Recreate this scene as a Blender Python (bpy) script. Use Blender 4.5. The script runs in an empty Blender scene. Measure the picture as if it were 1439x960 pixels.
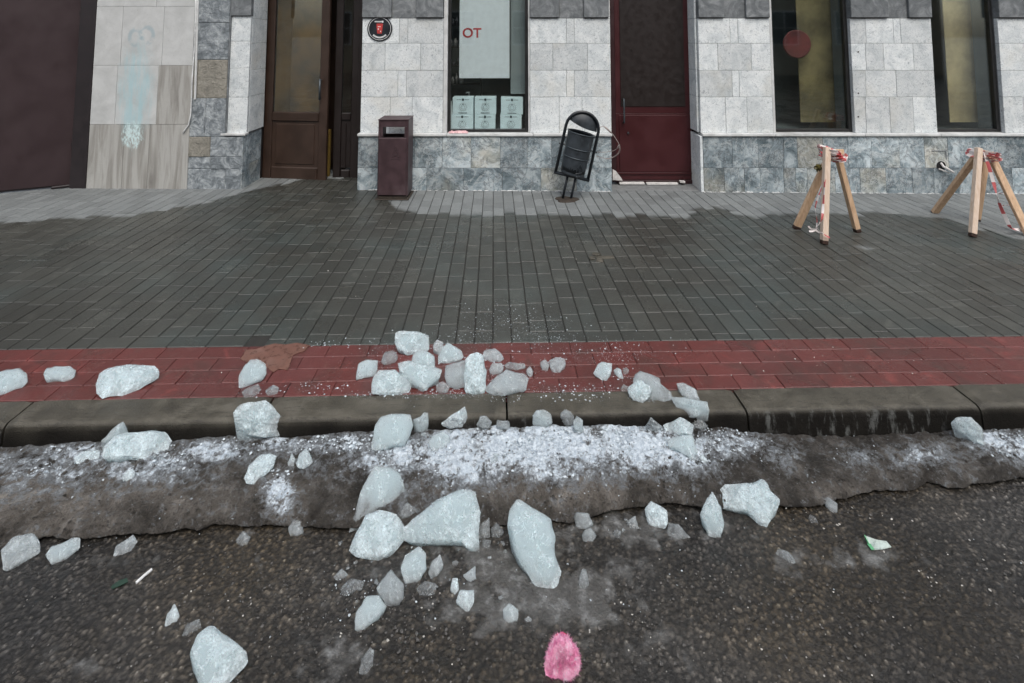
import bpy, bmesh, math, random
import numpy as np
from mathutils import Vector, Matrix, noise as mnoise

random.seed(7)
R = math.radians
scene = bpy.context.scene
col = scene.collection

# ------------------------------------------------------------------ camera model (photo pixels 1439 x 960 -> world rays)
FPX, PW, PH = 750.0, 1439, 960
PITCH = R(4.5)
PY = 50 - FPX * math.tan(PITCH)
CAMH = 1.65
SLOPE = 0.006                      # the pavement falls gently to the right
ALPHA = R(1.98)                    # kerb direction against the facade
CA, SA = math.cos(ALPHA), math.sin(ALPHA)
T_KERB_IN, T_KERB_OUT, T_RED = 2.608, 2.455, 3.013
ROAD_Z = -0.125
YW = 5.855                         # facade plane

def ray(px, py):
    xc = (px - 719.5) / FPX; yc = -(py - PY) / FPX
    return Vector((xc, math.cos(PITCH) - yc * math.sin(PITCH), math.sin(PITCH) + yc * math.cos(PITCH)))
CAM = Vector((0, 0, CAMH))
def on_ground(px, py, z0=0.0):
    d = ray(px, py); t = (z0 - CAMH) / (d.z + SLOPE * d.x)
    return CAM + d * t
def on_y(px, py, y=YW):
    d = ray(px, py)
    return CAM + d * (y / d.y)
def fx(px, py=188, y=YW): return on_y(px, py, y).x
def fz(py, px=720, y=YW): return on_y(px, py, y).z
def to_px(x, y, z):
    dy = y; dz = z - CAMH
    f = dy * math.cos(PITCH) + dz * math.sin(PITCH)
    u = -dy * math.sin(PITCH) + dz * math.cos(PITCH)
    return 719.5 + FPX * x / f, PY - FPX * u / f
def st(s, t): return (s * CA - t * SA, s * SA + t * CA)
def to_st(x, y): return (x * CA + y * SA, -x * SA + y * CA)

# ------------------------------------------------------------------ nodes
class NT:
    def __init__(self, name):
        self.m = bpy.data.materials.new(name); self.m.use_nodes = True
        self.t = self.m.node_tree; self.n = self.t.nodes; self.n.clear()
        self.out = self.n.new('ShaderNodeOutputMaterial')
    def new(self, typ, **kw):
        nd = self.n.new(typ)
        for k, v in kw.items():
            if k.startswith('i_'):
                key = k[2:].replace('_', ' ')
                self.put(nd, key, v)
            else: setattr(nd, k, v)
        return nd
    def put(self, nd, key, v):
        s = nd.inputs[int(key)] if str(key).isdigit() else nd.inputs[key]
        if isinstance(v, bpy.types.NodeSocket): self.t.links.new(v, s)
        else:
            if isinstance(v, tuple) and len(v) == 3 and s.type == 'RGBA': v = v + (1,)
            s.default_value = v
    def geo(self): return self.new('ShaderNodeNewGeometry').outputs['Position']
    def objc(self): return self.new('ShaderNodeTexCoord').outputs['Object']
    def attr(self, name): return self.new('ShaderNodeAttribute', attribute_name=name).outputs['Fac']
    def noise(self, vec, scale, detail=4, rough=.55, dist=0.0, fac=True):
        nd = self.new('ShaderNodeTexNoise', i_Vector=vec, i_Scale=scale, i_Detail=detail, i_Roughness=rough, i_Distortion=dist)
        return nd.outputs['Fac' if fac else 'Color']
    def voro(self, vec, scale, feature='F1', out='Distance', rnd=1.0):
        nd = self.new('ShaderNodeTexVoronoi', feature=feature); self.put(nd, 'Vector', vec); self.put(nd, 'Scale', scale); self.put(nd, 'Randomness', rnd)
        return nd.outputs[out]
    def ramp(self, fac, stops, interp='LINEAR'):
        nd = self.new('ShaderNodeValToRGB'); cr = nd.color_ramp; cr.interpolation = interp
        while len(cr.elements) < len(stops): cr.elements.new(.5)
        for e, (p, c) in zip(cr.elements, stops):
            e.position = p
            if not isinstance(c, tuple): c = (c, c, c)
            e.color = c + (1,)
        self.put(nd, 'Fac', fac)
        return nd.outputs['Color']
    def mix(self, fac, a, b, mode='MIX'):
        nd = self.new('ShaderNodeMix', data_type='RGBA', blend_type=mode)
        self.put(nd, 0, fac); self.put(nd, 6, a); self.put(nd, 7, b)
        return nd.outputs[2]
    def math(self, op, a, b=0.0, c=None, clamp=False):
        nd = self.new('ShaderNodeMath', operation=op, use_clamp=clamp)
        self.put(nd, 0, a); self.put(nd, 1, b)
        if c is not None: self.put(nd, 2, c)
        return nd.outputs[0]
    def smooth(self, v, lo, hi, a=0.0, b=1.0):
        nd = self.new('ShaderNodeMapRange', interpolation_type='SMOOTHSTEP', clamp=True)
        self.put(nd, 'Value', v); self.put(nd, 'From Min', lo); self.put(nd, 'From Max', hi); self.put(nd, 'To Min', a); self.put(nd, 'To Max', b)
        return nd.outputs['Result']
    def vadd(self, v, k, f):           # v + k * f (k a float socket, spread over the axes)
        c = self.new('ShaderNodeCombineXYZ'); self.put(c, 0, self.math('MULTIPLY', k, f)); self.put(c, 1, self.math('MULTIPLY', k, f * 1.7)); self.put(c, 2, self.math('MULTIPLY', k, f * .6))
        a = self.new('ShaderNodeVectorMath', operation='ADD'); self.put(a, 0, v); self.put(a, 1, c.outputs[0])
        return a.outputs[0]
    def vscale(self, v, xyz):
        a = self.new('ShaderNodeVectorMath', operation='MULTIPLY'); self.put(a, 0, v); self.put(a, 1, xyz)
        return a.outputs[0]
    def bump(self, h, dist=.01, strength=1.0, normal=None):
        nd = self.new('ShaderNodeBump'); self.put(nd, 'Height', h); self.put(nd, 'Distance', dist); self.put(nd, 'Strength', strength)
        if normal is not None: self.put(nd, 'Normal', normal)
        return nd.outputs[0]
    def bsdf(self, **kw):
        nd = self.new('ShaderNodeBsdfPrincipled')
        for k, v in kw.items(): self.put(nd, k.replace('_', ' '), v)
        self.t.links.new(nd.outputs[0], self.out.inputs[0])
        return nd

def simple(name, c, rough=.5, metal=0.0, var=.25, scale=14, bump=.0, dirt=None):
    t = NT(name); p = t.objc()
    n = t.noise(p, scale, 6, .6)
    cc = t.mix(t.smooth(n, .3, .7), tuple(x * (1 - var) for x in c), tuple(min(1, x * (1 + var)) for x in c))
    if dirt:
        cc = t.mix(t.smooth(t.noise(p, scale * .35, 5, .65), .52, .72, 0, .7), cc, dirt)
    kw = {}
    if bump: kw['Normal'] = t.bump(t.noise(p, scale * 4, 4), bump)
    t.bsdf(Base_Color=cc, Roughness=t.smooth(n, .2, .8, max(.05, rough - .1), min(1, rough + .12)), Metallic=metal, **kw)
    return t.m

M = {}
def materials():
    # --- light travertine-like blocks
    t = NT('light_stone'); tone = t.attr('tone'); p = t.vadd(t.geo(), tone, 37.0)
    a = t.noise(p, 5, 8, .62, 1.2)
    c = t.ramp(a, [(.26, (.46, .50, .51)), (.40, (.62, .66, .665)), (.58, (.76, .79, .785)), (.75, (.69, .715, .70))])
    sp = t.noise(p, 34, 6, .7, 1.8)
    c = t.mix(t.smooth(sp, .54, .64, 0, .7), c, (.24, .275, .30))
    v = t.noise(p, 11, 7, .65, 2.5)
    c = t.mix(t.smooth(t.math('ABSOLUTE', t.math('SUBTRACT', v, .5)), .0, .022, .45, 0), c, (.28, .31, .33))
    warm = t.noise(p, 2.2, 3)
    c = t.mix(t.smooth(warm, .52, .7, 0, .35), c, (.56, .54, .47))
    br = t.new('ShaderNodeHueSaturation'); t.put(br, 'Color', c); t.put(br, 'Value', t.smooth(tone, 0, 1, .90, 1.14))
    grime = t.smooth(t.noise(t.geo(), 1.6, 5, .6), .45, .75, 0, .10)
    c = t.mix(grime, br.outputs[0], (.25, .26, .25))
    pit = t.smooth(t.noise(p, 90, 3, .6), .58, .7)
    t.bsdf(Base_Color=c, Roughness=.62, Normal=t.bump(t.math('MULTIPLY_ADD', pit, -.6, t.noise(p, 22, 6, .6)), .004))
    M['light'] = t.m
    # --- grey-blue marble plinth
    t = NT('grey_marble'); tone = t.attr('tone'); p = t.vadd(t.geo(), tone, 53.0)
    a = t.noise(p, 5.5, 10, .70, .7)
    c = t.ramp(a, [(.30, (.05, .075, .085)), (.41, (.15, .195, .215)), (.52, (.28, .335, .36)), (.60, (.46, .52, .54)), (.75, (.30, .345, .355))])
    b = t.ramp(a, [(.30, (.10, .11, .105)), (.45, (.26, .27, .24)), (.6, (.42, .415, .37)), (.75, (.32, .315, .28))])
    fr = t.math('FRACT', t.math('MULTIPLY', tone, 13.7))
    c = t.mix(t.smooth(t.math('MULTIPLY_ADD', t.noise(p, 2.6, 4), .8, fr), 1.22, 1.40), c, b)
    v = t.noise(p, 4, 9, .72, .9)
    ve = t.math('ABSOLUTE', t.math('SUBTRACT', v, .5))
    c = t.mix(t.smooth(ve, 0, .03, .75, 0), c, (.46, .49, .49))
    v2 = t.noise(p, 6, 9, .74, .8)
    c = t.mix(t.smooth(t.math('ABSOLUTE', t.math('SUBTRACT', v2, .47)), 0, .03, .7, 0), c, (.045, .052, .06))
    sp = t.noise(p, 70, 4, .7)
    c = t.mix(t.smooth(sp, .55, .72, 0, .5), c, (.42, .44, .44))
    br = t.new('ShaderNodeHueSaturation'); t.put(br, 'Color', c); t.put(br, 'Value', t.smooth(tone, 0, 1, .85, 1.4))
    t.bsdf(Base_Color=br.outputs[0], Roughness=.55, Normal=t.bump(t.noise(p, 26, 6, .65), .006))
    M['grey'] = t.m
    # --- rough split dark stone
    t = NT('rough_stone'); tone = t.attr('tone'); p = t.vadd(t.geo(), tone, 71.0)
    a = t.noise(p, 10, 10, .74, .7)
    c = t.ramp(a, [(.27, (.06, .072, .08)), (.46, (.19, .215, .23)), (.66, (.50, .535, .55))])
    c2 = t.ramp(a, [(.25, (.12, .115, .10)), (.5, (.27, .255, .215)), (.75, (.40, .38, .33))])
    c = t.mix(t.smooth(tone, .55, .62), c, c2)
    t.bsdf(Base_Color=c, Roughness=.75, Normal=t.bump(t.noise(p, 14, 8, .65, 1.5), .02))
    M['rough'] = t.m
    # --- dark rusticated slabs
    t = NT('dark_slab'); tone = t.attr('tone'); p = t.vadd(t.geo(), tone, 29.0)
    a = t.noise(p, 6, 8, .65, 1.6)
    c = t.ramp(a, [(.28, (.085, .095, .10)), (.5, (.165, .178, .185)), (.72, (.30, .315, .32))])
    t.bsdf(Base_Color=c, Roughness=.7, Normal=t.bump(t.noise(p, 26, 6, .6), .006))
    M['slab'] = t.m
    # --- beige striped panels of the neighbouring wall
    t = NT('striped_panel'); tone = t.attr('tone'); p = t.vadd(t.geo(), tone, 17.0)
    q = t.vscale(p, (9, 9, .8))
    a = t.noise(q, 1.6, 7, .6, .8)
    c = t.ramp(a, [(.25, (.19, .18, .165)), (.45, (.32, .31, .285)), (.6, (.43, .425, .40)), (.78, (.34, .33, .30))])
    lt = t.ramp(t.noise(p, 5, 7, .6, .5), [(.3, (.46, .47, .46)), (.7, (.60, .61, .60))])
    c = t.mix(t.smooth(tone, .48, .52), c, lt)
    sp = t.noise(p, 60, 4, .7)
    c = t.mix(t.smooth(sp, .6, .72, 0, .35), c, (.18, .17, .15))
    # faded pale turquoise spray paint and its washed off run
    pos = t.geo()
    def spot(x, z, rx, rz, edge=.5):
        s = t.vscale(pos, (1 / rx, 0, 1 / rz)); d = t.new('ShaderNodeVectorMath', operation='DISTANCE'); t.put(d, 0, s); t.put(d, 1, (x / rx, 0, z / rz))
        w = t.math('MULTIPLY_ADD', t.noise(t.vscale(pos, (1, 1, .45)), 16, 6, .7), 1.1, d.outputs['Value'])
        return t.smooth(w, 1.0, 1.0 + edge, 1, 0)
    g1, g2 = on_y(190, 128, YW - .03), on_y(186, 190, YW - .03)
    h1, h2 = on_y(190, 52, YW - .03), on_y(207, 50, YW - .03)
    c = t.mix(t.math('MULTIPLY', spot(g1.x, g1.z, .19, .55, .8), t.smooth(t.noise(t.vscale(pos, (1, 1, .12)), 20, 4, .7), .36, .62, .18, .66)), c, (.34, .57, .62))
    w = t.math('MULTIPLY', spot(g2.x, g2.z, .18, .22, .3), t.smooth(t.noise(t.vscale(pos, (1, 1, .5)), 60, 5, .75), .44, .54))
    c = t.mix(w, c, (.60, .74, .74))
    def ring(x, z, r):
        s = t.vscale(pos, (1, 0, .75)); d = t.new('ShaderNodeVectorMath', operation='DISTANCE'); t.put(d, 0, s); t.put(d, 1, (x, 0, z * .75))
        e = t.math('ABSOLUTE', t.math('SUBTRACT', d.outputs['Value'], r))
        return t.math('MULTIPLY', t.smooth(e, .008, .03, .5, 0), t.smooth(t.noise(pos, 9, 3), .42, .6))
    for h in (h1, h2): c = t.mix(ring(h.x, h.z, .062), c, (.25, .37, .42))
    t.bsdf(Base_Color=c, Roughness=.5, Normal=t.bump(t.noise(p, 30, 5), .002))
    M['panel'] = t.m
    # --- ledge, trims
    M['ledge'] = simple('pale_ledge_stone', (.60, .61, .60), .6, var=.14, scale=8, bump=.002, dirt=(.3, .3, .29))
    M['joint'] = simple('grey_mortar', (.19, .195, .195), .9, var=.2, scale=20)
    # --- pavers
    def paver(name, dry, wet, usewet):
        t = NT(name); tone = t.attr('tone'); pos = t.geo(); p = t.vadd(pos, tone, 3.0)
        g = t.noise(pos, 220, 3, .7)
        d = t.mix(t.smooth(g, .35, .7), tuple(x * .72 for x in dry), tuple(x * 1.2 for x in dry))
        w = t.mix(t.smooth(g, .35, .7), tuple(x * .75 for x in wet), tuple(x * 1.3 for x in wet))
        w = t.mix(t.smooth(t.noise(pos, .9, 3, .5), .38, .62), w, t.mix(1.0, w, (.80, .98, 1.06), 'MULTIPLY'))  # broad bluish areas: reflection on the wet pavers painted into their colour
        big = t.noise(pos, 1.3, 5, .6)
        w = t.mix(t.smooth(big, .38, .66), tuple(x * .72 for x in wet), w)
        blot = t.noise(pos, 7, 6, .65, .6)
        w = t.mix(t.smooth(blot, .56, .72, 0, .45), w, tuple(x * 1.9 for x in wet))
        if usewet:
            sep = t.new('ShaderNodeSeparateXYZ'); t.put(sep, 0, pos)
            u = t.math('MULTIPLY', t.math('ADD', sep.outputs[0], 7.0), 1 / 14.0)
            fc = t.new('ShaderNodeFloatCurve'); cv = fc.mapping.curves[0]
            pts = [(0, 312), (60, 309), (130, 305), (200, 300), (262, 290), (310, 279), (350, 268), (395, 259), (430, 250), (500, 250), (535, 266), (556, 292), (580, 298), (620, 301), (700, 302), (800, 302), (900, 304), (962, 304), (978, 296), (1000, 290), (1030, 298), (1060, 304), (1130, 301), (1250, 302), (1330, 306), (1372, 318), (1400, 331), (1439, 340)]
            q = []
            for a, b in pts:
                g_ = on_ground(a, b); s_, t_ = to_st(g_.x, g_.y)
                q.append(((g_.x + 7) / 14, (t_ - 4) / 3))
            q.sort(); q = [(0, q[0][1])] + q + [(1, q[-1][1])]
            cv.points[0].location = q[0]; cv.points[1].location = q[-1]
            for e in q[1:-1]: cv.points.new(*e)
            for e in cv.points: e.handle_type = 'VECTOR'
            fc.mapping.update(); t.put(fc, 'Value', u)
            bt = t.math('MULTIPLY_ADD', fc.outputs[0], 3.0, 4.0)
            tt = t.math('MULTIPLY_ADD', sep.outputs[0], -SA, t.math('MULTIPLY', sep.outputs[1], CA))
            e = t.math('SUBTRACT', tt, bt)
            e = t.math('ADD', e, t.math('MULTIPLY', t.math('SUBTRACT', t.noise(pos, 6, 5, .7), .5), .16))
            e = t.math('ADD', e, t.math('MULTIPLY', t.math('SUBTRACT', tone, .5), .14))
            dryf = t.smooth(e, -.05, .045)
            for (a, b, r) in ((1214, 348, .075), (1176, 350, .03)):
                g_ = on_ground(a, b); dd = t.new('ShaderNodeVectorMath', operation='DISTANCE'); t.put(dd, 0, pos); t.put(dd, 1, tuple(g_))
                f2 = t.smooth(t.math('MULTIPLY_ADD', t.noise(pos, 14, 4), .12, dd.outputs['Value']), r, r + .05, .75, 0)
                dryf = t.math('MAXIMUM', dryf, f2)
            c = t.mix(dryf, w, d)
            rough = t.math('ADD', t.smooth(t.noise(pos, 1.7, 5, .6), .32, .68, .20, .46), t.math('MULTIPLY', dryf, .3), clamp=True)
        else:
            c = t.mix(t.smooth(t.noise(pos, 4.5, 7, .7, .5), .48, .66, 0, .55), w, (.060, .032, .026)); c = t.mix(t.smooth(t.noise(pos, 38, 6, .75), .55, .68, 0, .4), c, (.20, .115, .10)); rough = t.smooth(t.noise(pos, 2.2, 5, .6), .32, .68, .16, .46)
        br = t.new('ShaderNodeHueSaturation'); t.put(br, 'Color', c); t.put(br, 'Value', t.smooth(tone, 0, 1, .88, 1.13))
        t.bsdf(Base_Color=br.outputs[0], Roughness=rough, Specular_IOR_Level=.5, Normal=t.bump(t.math('MULTIPLY_ADD', t.noise(pos, 30, 5), .8, g), .0022))
        return t.m
    M['paver'] = paver('grey_paver', (.205, .218, .216), (.064, .065, .056), True)
    M['red'] = paver('red_paver', (.2, .06, .05), (.152, .036, .031), False)
    M['bed'] = simple('dark_joint_sand', (.026, .025, .022), .9, var=.3, scale=40)
    # --- kerb concrete
    t = NT('kerb_concrete'); tone = t.attr('tone'); pos = t.geo()
    n = t.noise(pos, 7, 7, .65, .4)
    c = t.ramp(n, [(.3, (.042, .037, .027)), (.5, (.080, .072, .054)), (.72, (.140, .128, .102))])
    g = t.noise(pos, 160, 4, .7)
    c = t.mix(t.smooth(g, .58, .72, 0, .4), c, (.15, .14, .125))
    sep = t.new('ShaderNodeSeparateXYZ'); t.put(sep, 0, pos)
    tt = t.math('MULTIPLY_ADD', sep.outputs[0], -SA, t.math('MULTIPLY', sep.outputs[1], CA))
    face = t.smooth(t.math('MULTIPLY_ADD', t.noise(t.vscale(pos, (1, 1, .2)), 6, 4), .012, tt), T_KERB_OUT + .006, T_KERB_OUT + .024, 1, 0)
    c = t.mix(t.math('MULTIPLY', face, .92), c, (.0085, .008, .0078))  # near-black face: its wetness and the shade on it, both put into the colour
    # white salt splashes low on the kerb face
    sv = t.noise(t.vscale(pos, (1, 1, .3)), 26, 5, .7)
    reg = t.math('MULTIPLY', t.smooth(t.noise(pos, 1.9, 2), .52, .6), face)
    c = t.mix(t.math('MULTIPLY', t.math('MULTIPLY', reg, t.smooth(sv, .50, .66)), .38), c, (.26, .27, .26))
    crack = t.noise(t.vscale(pos, (1.0, 9, 9)), 2.2, 5, .6)
    ck = t.smooth(t.math('ABSOLUTE', t.math('SUBTRACT', crack, .5)), 0, .012, .6, 0)
    c = t.mix(ck, c, (.018, .016, .014))
    t.bsdf(Base_Color=c, Roughness=t.math('MAXIMUM', t.smooth(n, .3, .7, .3, .6), t.math('MULTIPLY', face, .8)), Specular_IOR_Level=t.math('MULTIPLY_ADD', face, -.40, .45), Normal=t.bump(t.math('MULTIPLY_ADD', t.noise(pos, 24, 6, .65), 1.6, g), .004))
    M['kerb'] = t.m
    # --- asphalt
    t = NT('wet_asphalt'); st_ = t.attr('stone'); sl = t.attr('slush'); pos = t.geo()
    far = t.voro(pos, 95, out='Color')
    fs = t.new('ShaderNodeSeparateXYZ'); t.put(fs, 0, far)
    c = t.ramp(st_, [(0, (.017, .0152, .0128)), (.3, (.047, .041, .033)), (.6, (.088, .075, .059)), (.9, (.135, .118, .096)), (1, (.27, .25, .21))])
    g = t.noise(pos, 300, 3, .7)
    c = t.mix(t.smooth(g, .35, .7, 0, .5), c, (.016, .0155, .015))
    big = t.noise(pos, 1.9, 4, .55)
    br = t.new('ShaderNodeHueSaturation'); t.put(br, 'Color', c); t.put(br, 'Value', t.smooth(big, .35, .66, .8, 1.4)); t.put(br, 'Saturation', t.smooth(t.noise(pos, 1.2, 3), .35, .65, .6, 1.6))
    sc = t.ramp(t.noise(pos, 24, 6, .65), [(.3, (.065, .063, .058)), (.52, (.115, .113, .107)), (.70, (.30, .305, .30))])
    c = t.mix(t.smooth(sl, .18, .75, 0, .78), br.outputs[0], sc)
    t.bsdf(Base_Color=c, Roughness=t.smooth(t.noise(pos, 2.6, 5, .6), .35, .65, .16, .45), Specular_IOR_Level=.45,
           Normal=t.bump(t.math('MULTIPLY_ADD', t.smooth(t.voro(pos, 95), 0, .7, 1, 0), .5, g), .003))
    M['asphalt'] = t.m
    # --- dirty ice bank
    t = NT('dirty_snow_bank'); sn = t.attr('snow'); lt = t.attr('light'); pos = t.geo()
    n = t.noise(pos, 9, 8, .68, .5)
    c = t.ramp(n, [(.30, (.036, .031, .025)), (.43, (.095, .083, .069)), (.56, (.175, .156, .134)), (.70, (.36, .335, .30))])
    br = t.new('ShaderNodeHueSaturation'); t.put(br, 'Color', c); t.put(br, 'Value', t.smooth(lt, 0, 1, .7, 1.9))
    g = t.noise(pos, 120, 4, .75)
    c = t.mix(t.smooth(g, .52, .66, 0, .65), br.outputs[0], (.026, .024, .022))
    g3 = t.noise(t.vadd(pos, g, .01), 55, 5, .7); c = t.mix(t.smooth(g3, .58, .7, 0, .5), c, (.30, .29, .275))
    w = t.math('ADD', sn, t.math('MULTIPLY', t.math('SUBTRACT', t.noise(pos, 34, 7, .82, .4), .5), 2.6))
    w = t.math('ADD', w, t.math('MULTIPLY', t.math('SUBTRACT', n, .5), 1.0))
    snowc = t.mix(t.smooth(t.noise(pos, 60, 4, .6), .35, .65), (.52, .60, .67), (.80, .88, .94))
    hole = t.noise(t.vadd(pos, g, .02), 26, 6, .75); w = t.math('SUBTRACT', w, t.smooth(hole, .50, .66, 0, .75))
    slu = t.mix(t.noise(pos, 90, 4, .7), (.14, .15, .155), (.44, .47, .49)); c = t.mix(t.smooth(w, .05, .42, 0, .85), c, slu); c = t.mix(t.smooth(w, .42, .95), c, snowc)
    t.bsdf(Base_Color=c, Roughness=t.smooth(w, .3, .8, .45, .75), Normal=t.bump(t.math('MULTIPLY_ADD', t.noise(pos, 60, 7, .75), 2.4, g), t.smooth(w, .35, .8, .011, .004)))
    M['bank'] = t.m
    # --- snow crumbs
    t = NT('snow_crumb'); pos = t.geo()
    c = t.mix(t.attr('tone'), (.26, .29, .31), (.74, .82, .87))
    t.bsdf(Base_Color=c, Roughness=.45, Normal=t.bump(t.noise(pos, 400, 3), .002))
    M['crumb'] = t.m
    # --- ice
    def ice(name, milk, dens, milky, rough, absorb=(.80, .93, .97)):
        # real ice: a refracting wet skin over a cloud of tiny bubbles (a scattering volume), with milky frosted patches on the skin
        t = NT(name); p = t.objc()
        a = t.noise(p, 9, 6, .62, .8); b = t.noise(p, 34, 6, .68, .5); fine = t.noise(p, 140, 4, .72)
        oi = t.new('ShaderNodeObjectInfo').outputs['Random']
        f = t.math('ADD', t.math('MULTIPLY', t.math('SUBTRACT', a, .5), 2.2), t.math('MULTIPLY', t.math('SUBTRACT', b, .5), 1.3))
        f = t.math('ADD', f, t.math('MULTIPLY', t.math('SUBTRACT', oi, .5), .5))
        f = t.math('ADD', f, t.math('MULTIPLY', t.math('SUBTRACT', fine, .5), 1.0))
        frost = t.smooth(f, -.25, .55, milky * .25, milky)
        crk = t.smooth(t.math('ABSOLUTE', t.math('SUBTRACT', t.noise(p, 15, 5, .6, 1.4), .5)), 0, .010, .5, 0)
        frost = t.math('MAXIMUM', frost, crk)
        c = t.mix(frost, (.95, .99, 1.0), milk)
        fa = t.voro(t.vadd(p, a, .03), 38); fb = t.voro(t.vadd(p, b, .02), 95)
        h = t.math('ADD', t.math('MULTIPLY', b, .6), t.math('MULTIPLY', fine, .34)); h = t.math('ADD', h, t.math('MULTIPLY_ADD', fa, .9, t.math('MULTIPLY', fb, .35)))
        t.bsdf(Base_Color=c, Roughness=t.math('MULTIPLY_ADD', frost, .35, rough), IOR=1.31, Transmission_Weight=t.math('SUBTRACT', 1.0, frost),
               Normal=t.bump(h, .010, .75))
        v = t.new('ShaderNodeVolumePrincipled'); t.put(v, 'Color', absorb); t.put(v, 'Density', dens); t.put(v, 'Anisotropy', .1)
        t.t.links.new(v.outputs[0], t.out.inputs['Volume'])
        return t.m
    M['ice'] = ice('white_ice', (.72, .88, .93), 125.0, .66, .07, (.962, .994, 1.0))
    M['grey_ice'] = ice('greyish_ice', (.62, .76, .81), 42.0, .46, .07, (.958, .990, .999))
    M['clear_ice'] = ice('clear_ice', (.60, .72, .75), 15.0, .26, .05, (.955, .988, .993))
    M['film'] = ice('melt_film', (.45, .40, .36), 12.0, .25, .10, (.90, .86, .82))
    # --- metal, wood and the rest
    M['gate'] = simple('maroon_gate_paint', (.034, .019, .021), .5, var=.12, scale=3, dirt=(.05, .04, .038))
    M['gate_dark'] = simple('dark_gate_frame', (.016, .011, .012), .5, var=.2)
    M['bin_red'] = simple('dull_maroon_paint', (.050, .027, .031), .5, var=.25, scale=9, dirt=(.105, .075, .08))
    M['bin_black'] = simple('worn_black_paint', (.026, .032, .038), .42, var=.35, scale=12, dirt=(.085, .10, .115))
    M['bin_band'] = simple('rubbed_metal_band', (.075, .09, .10), .35, .5, var=.3)
    M['black'] = simple('black_tube_paint', (.009, .012, .016), .35, var=.2)
    M['brown'] = simple('brown_door_paint', (.038, .021, .014), .42, var=.2, scale=5)
    M['brown_dark'] = simple('dark_brown_frame', (.014, .009, .008), .45, var=.08)
    M['maroon'] = simple('dark_red_door_paint', (.046, .007, .009), .42, var=.12, scale=4)
    M['maroon_dark'] = simple('dark_red_frame', (.028, .007, .009), .45, var=.15)
    M['ochre'] = simple('ochre_edge', (.16, .10, .018), .6)
    t = NT('bare_pine'); p = t.objc()
    c = t.ramp(t.noise(t.vscale(p, (6, 6, .7)), 9, 6, .6, .8), [(.3, (.44, .28, .17)), (.55, (.60, .41, .26)), (.75, (.70, .51, .35))])
    t.bsdf(Base_Color=c, Roughness=.65, Normal=t.bump(t.noise(t.vscale(p, (8, 8, .8)), 30, 4), .002)); M['wood'] = t.m
    t = NT('pale_pine'); p = t.objc()
    c = t.ramp(t.noise(t.vscale(p, (6, 6, .7)), 9, 6, .6, .8), [(.3, (.62, .46, .33)), (.7, (.80, .66, .55))])
    t.bsdf(Base_Color=c, Roughness=.65); M['pale_wood'] = t.m
    M['wood_end'] = simple('dark_wet_wood_end', (.035, .016, .010), .5)
    t = NT('barrier_tape_plastic'); 
    uv = t.attr('tone')
    c = t.mix(t.smooth(uv, .48, .52, 0, .9), (.76, .70, .68), (.50, .05, .055))
    t.bsdf(Base_Color=c, Roughness=.35); M['tape'] = t.m
    M['white_print'] = simple('white_paint', (.74, .75, .74), .5, var=.08)
    M['paper'] = simple('white_paper', (.76, .79, .83), .55, var=.05)
    M['box'] = simple('pale_blue_carton', (.70, .82, .86), .6, var=.05)
    M['ink'] = simple('dark_print_ink', (.05, .07, .08), .6)
    M['red_print'] = simple('red_print_ink', (.45, .05, .055), .5)
    M['cup_red'] = simple('red_cup_print', (.55, .055, .05), .45)
    M['sign_black'] = simple('black_sign_face', (.018, .021, .026), .35)
    M['frame'] = simple('dark_window_frame', (.020, .020, .020), .4)
    M['dark_room'] = simple('dim_shop_interior', (.11, .13, .135), .9, var=.2, scale=2)
    M['olive'] = simple('olive_brown_blind', (.17, .135, .065), .8, var=.55, scale=2.5, dirt=(.06, .07, .05))
    M['beige'] = simple('beige_blind', (.46, .36, .20), .8, var=.35, scale=2.5, dirt=(.20, .17, .11))
    M['dull_red'] = simple('dull_red_sign', (.13, .022, .022), .7, var=.5, scale=5)
    M['shade_grey'] = simple('grey_blind', (.24, .27, .28), .8, var=.12, scale=2)
    M['bottle'] = simple('milky_plastic', (.55, .58, .58), .3)
    M['goods'] = simple('dark_goods', (.10, .10, .12), .6, var=.5, scale=30)
    M['goods_pale'] = simple('pale_goods', (.38, .36, .36), .6, var=.4, scale=30)
    M['cable'] = simple('grey_white_cable', (.66, .67, .66), .5)
    M['wire'] = simple('thin_rusty_wire', (.32, .27, .25), .45, .3)
    M['rust'] = simple('rusty_base', (.04, .030, .022), .8, var=.4, scale=40)
    M['plaster'] = simple('broken_white_plaster', (.62, .60, .58), .85, var=.2, scale=20, bump=.004)
    M['hole'] = simple('dark_pipe_hole', (.010, .009, .009), .8)
    M['litter_pink'] = simple('pink_white_wrapper', (.66, .40, .41), .4, var=.3, scale=40)
    M['litter_green'] = simple('green_wrapper', (.12, .42, .20), .4)
    M['pebble'] = simple('pale_pebble', (.48, .46, .42), .7, var=.4, scale=90)
    M['pebble_dark'] = simple('dark_grit', (.10, .095, .088), .6, var=.4, scale=90)
    t = NT('pink_fuzz'); p = t.objc()
    c = t.mix(t.smooth(t.noise(p, 40, 5, .7), .35, .65), (.72, .17, .37), (1.0, .56, .74))
    c = t.mix(t.smooth(t.noise(p, 90, 4, .75), .54, .64, 0, .75), c, (.95, .82, .88))
    t.bsdf(Base_Color=c, Roughness=.8, Subsurface_Weight=.2, Subsurface_Radius=(.01, .005, .005), Normal=t.bump(t.noise(p, 160, 4, .7), .006)); M['pink'] = t.m
    M['pink_red'] = simple('red_pink_fuzz', (.62, .03, .11), .7, var=.3, scale=60)
    # glass: clear with a mirror share that grows at grazing angles
    t = NT('window_glass')
    tr = t.new('ShaderNodeBsdfTransparent', i_Color=(.93, .96, .95)); gl = t.new('ShaderNodeBsdfGlossy', i_Roughness=.03, i_Color=(.9, .95, .95))
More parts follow.
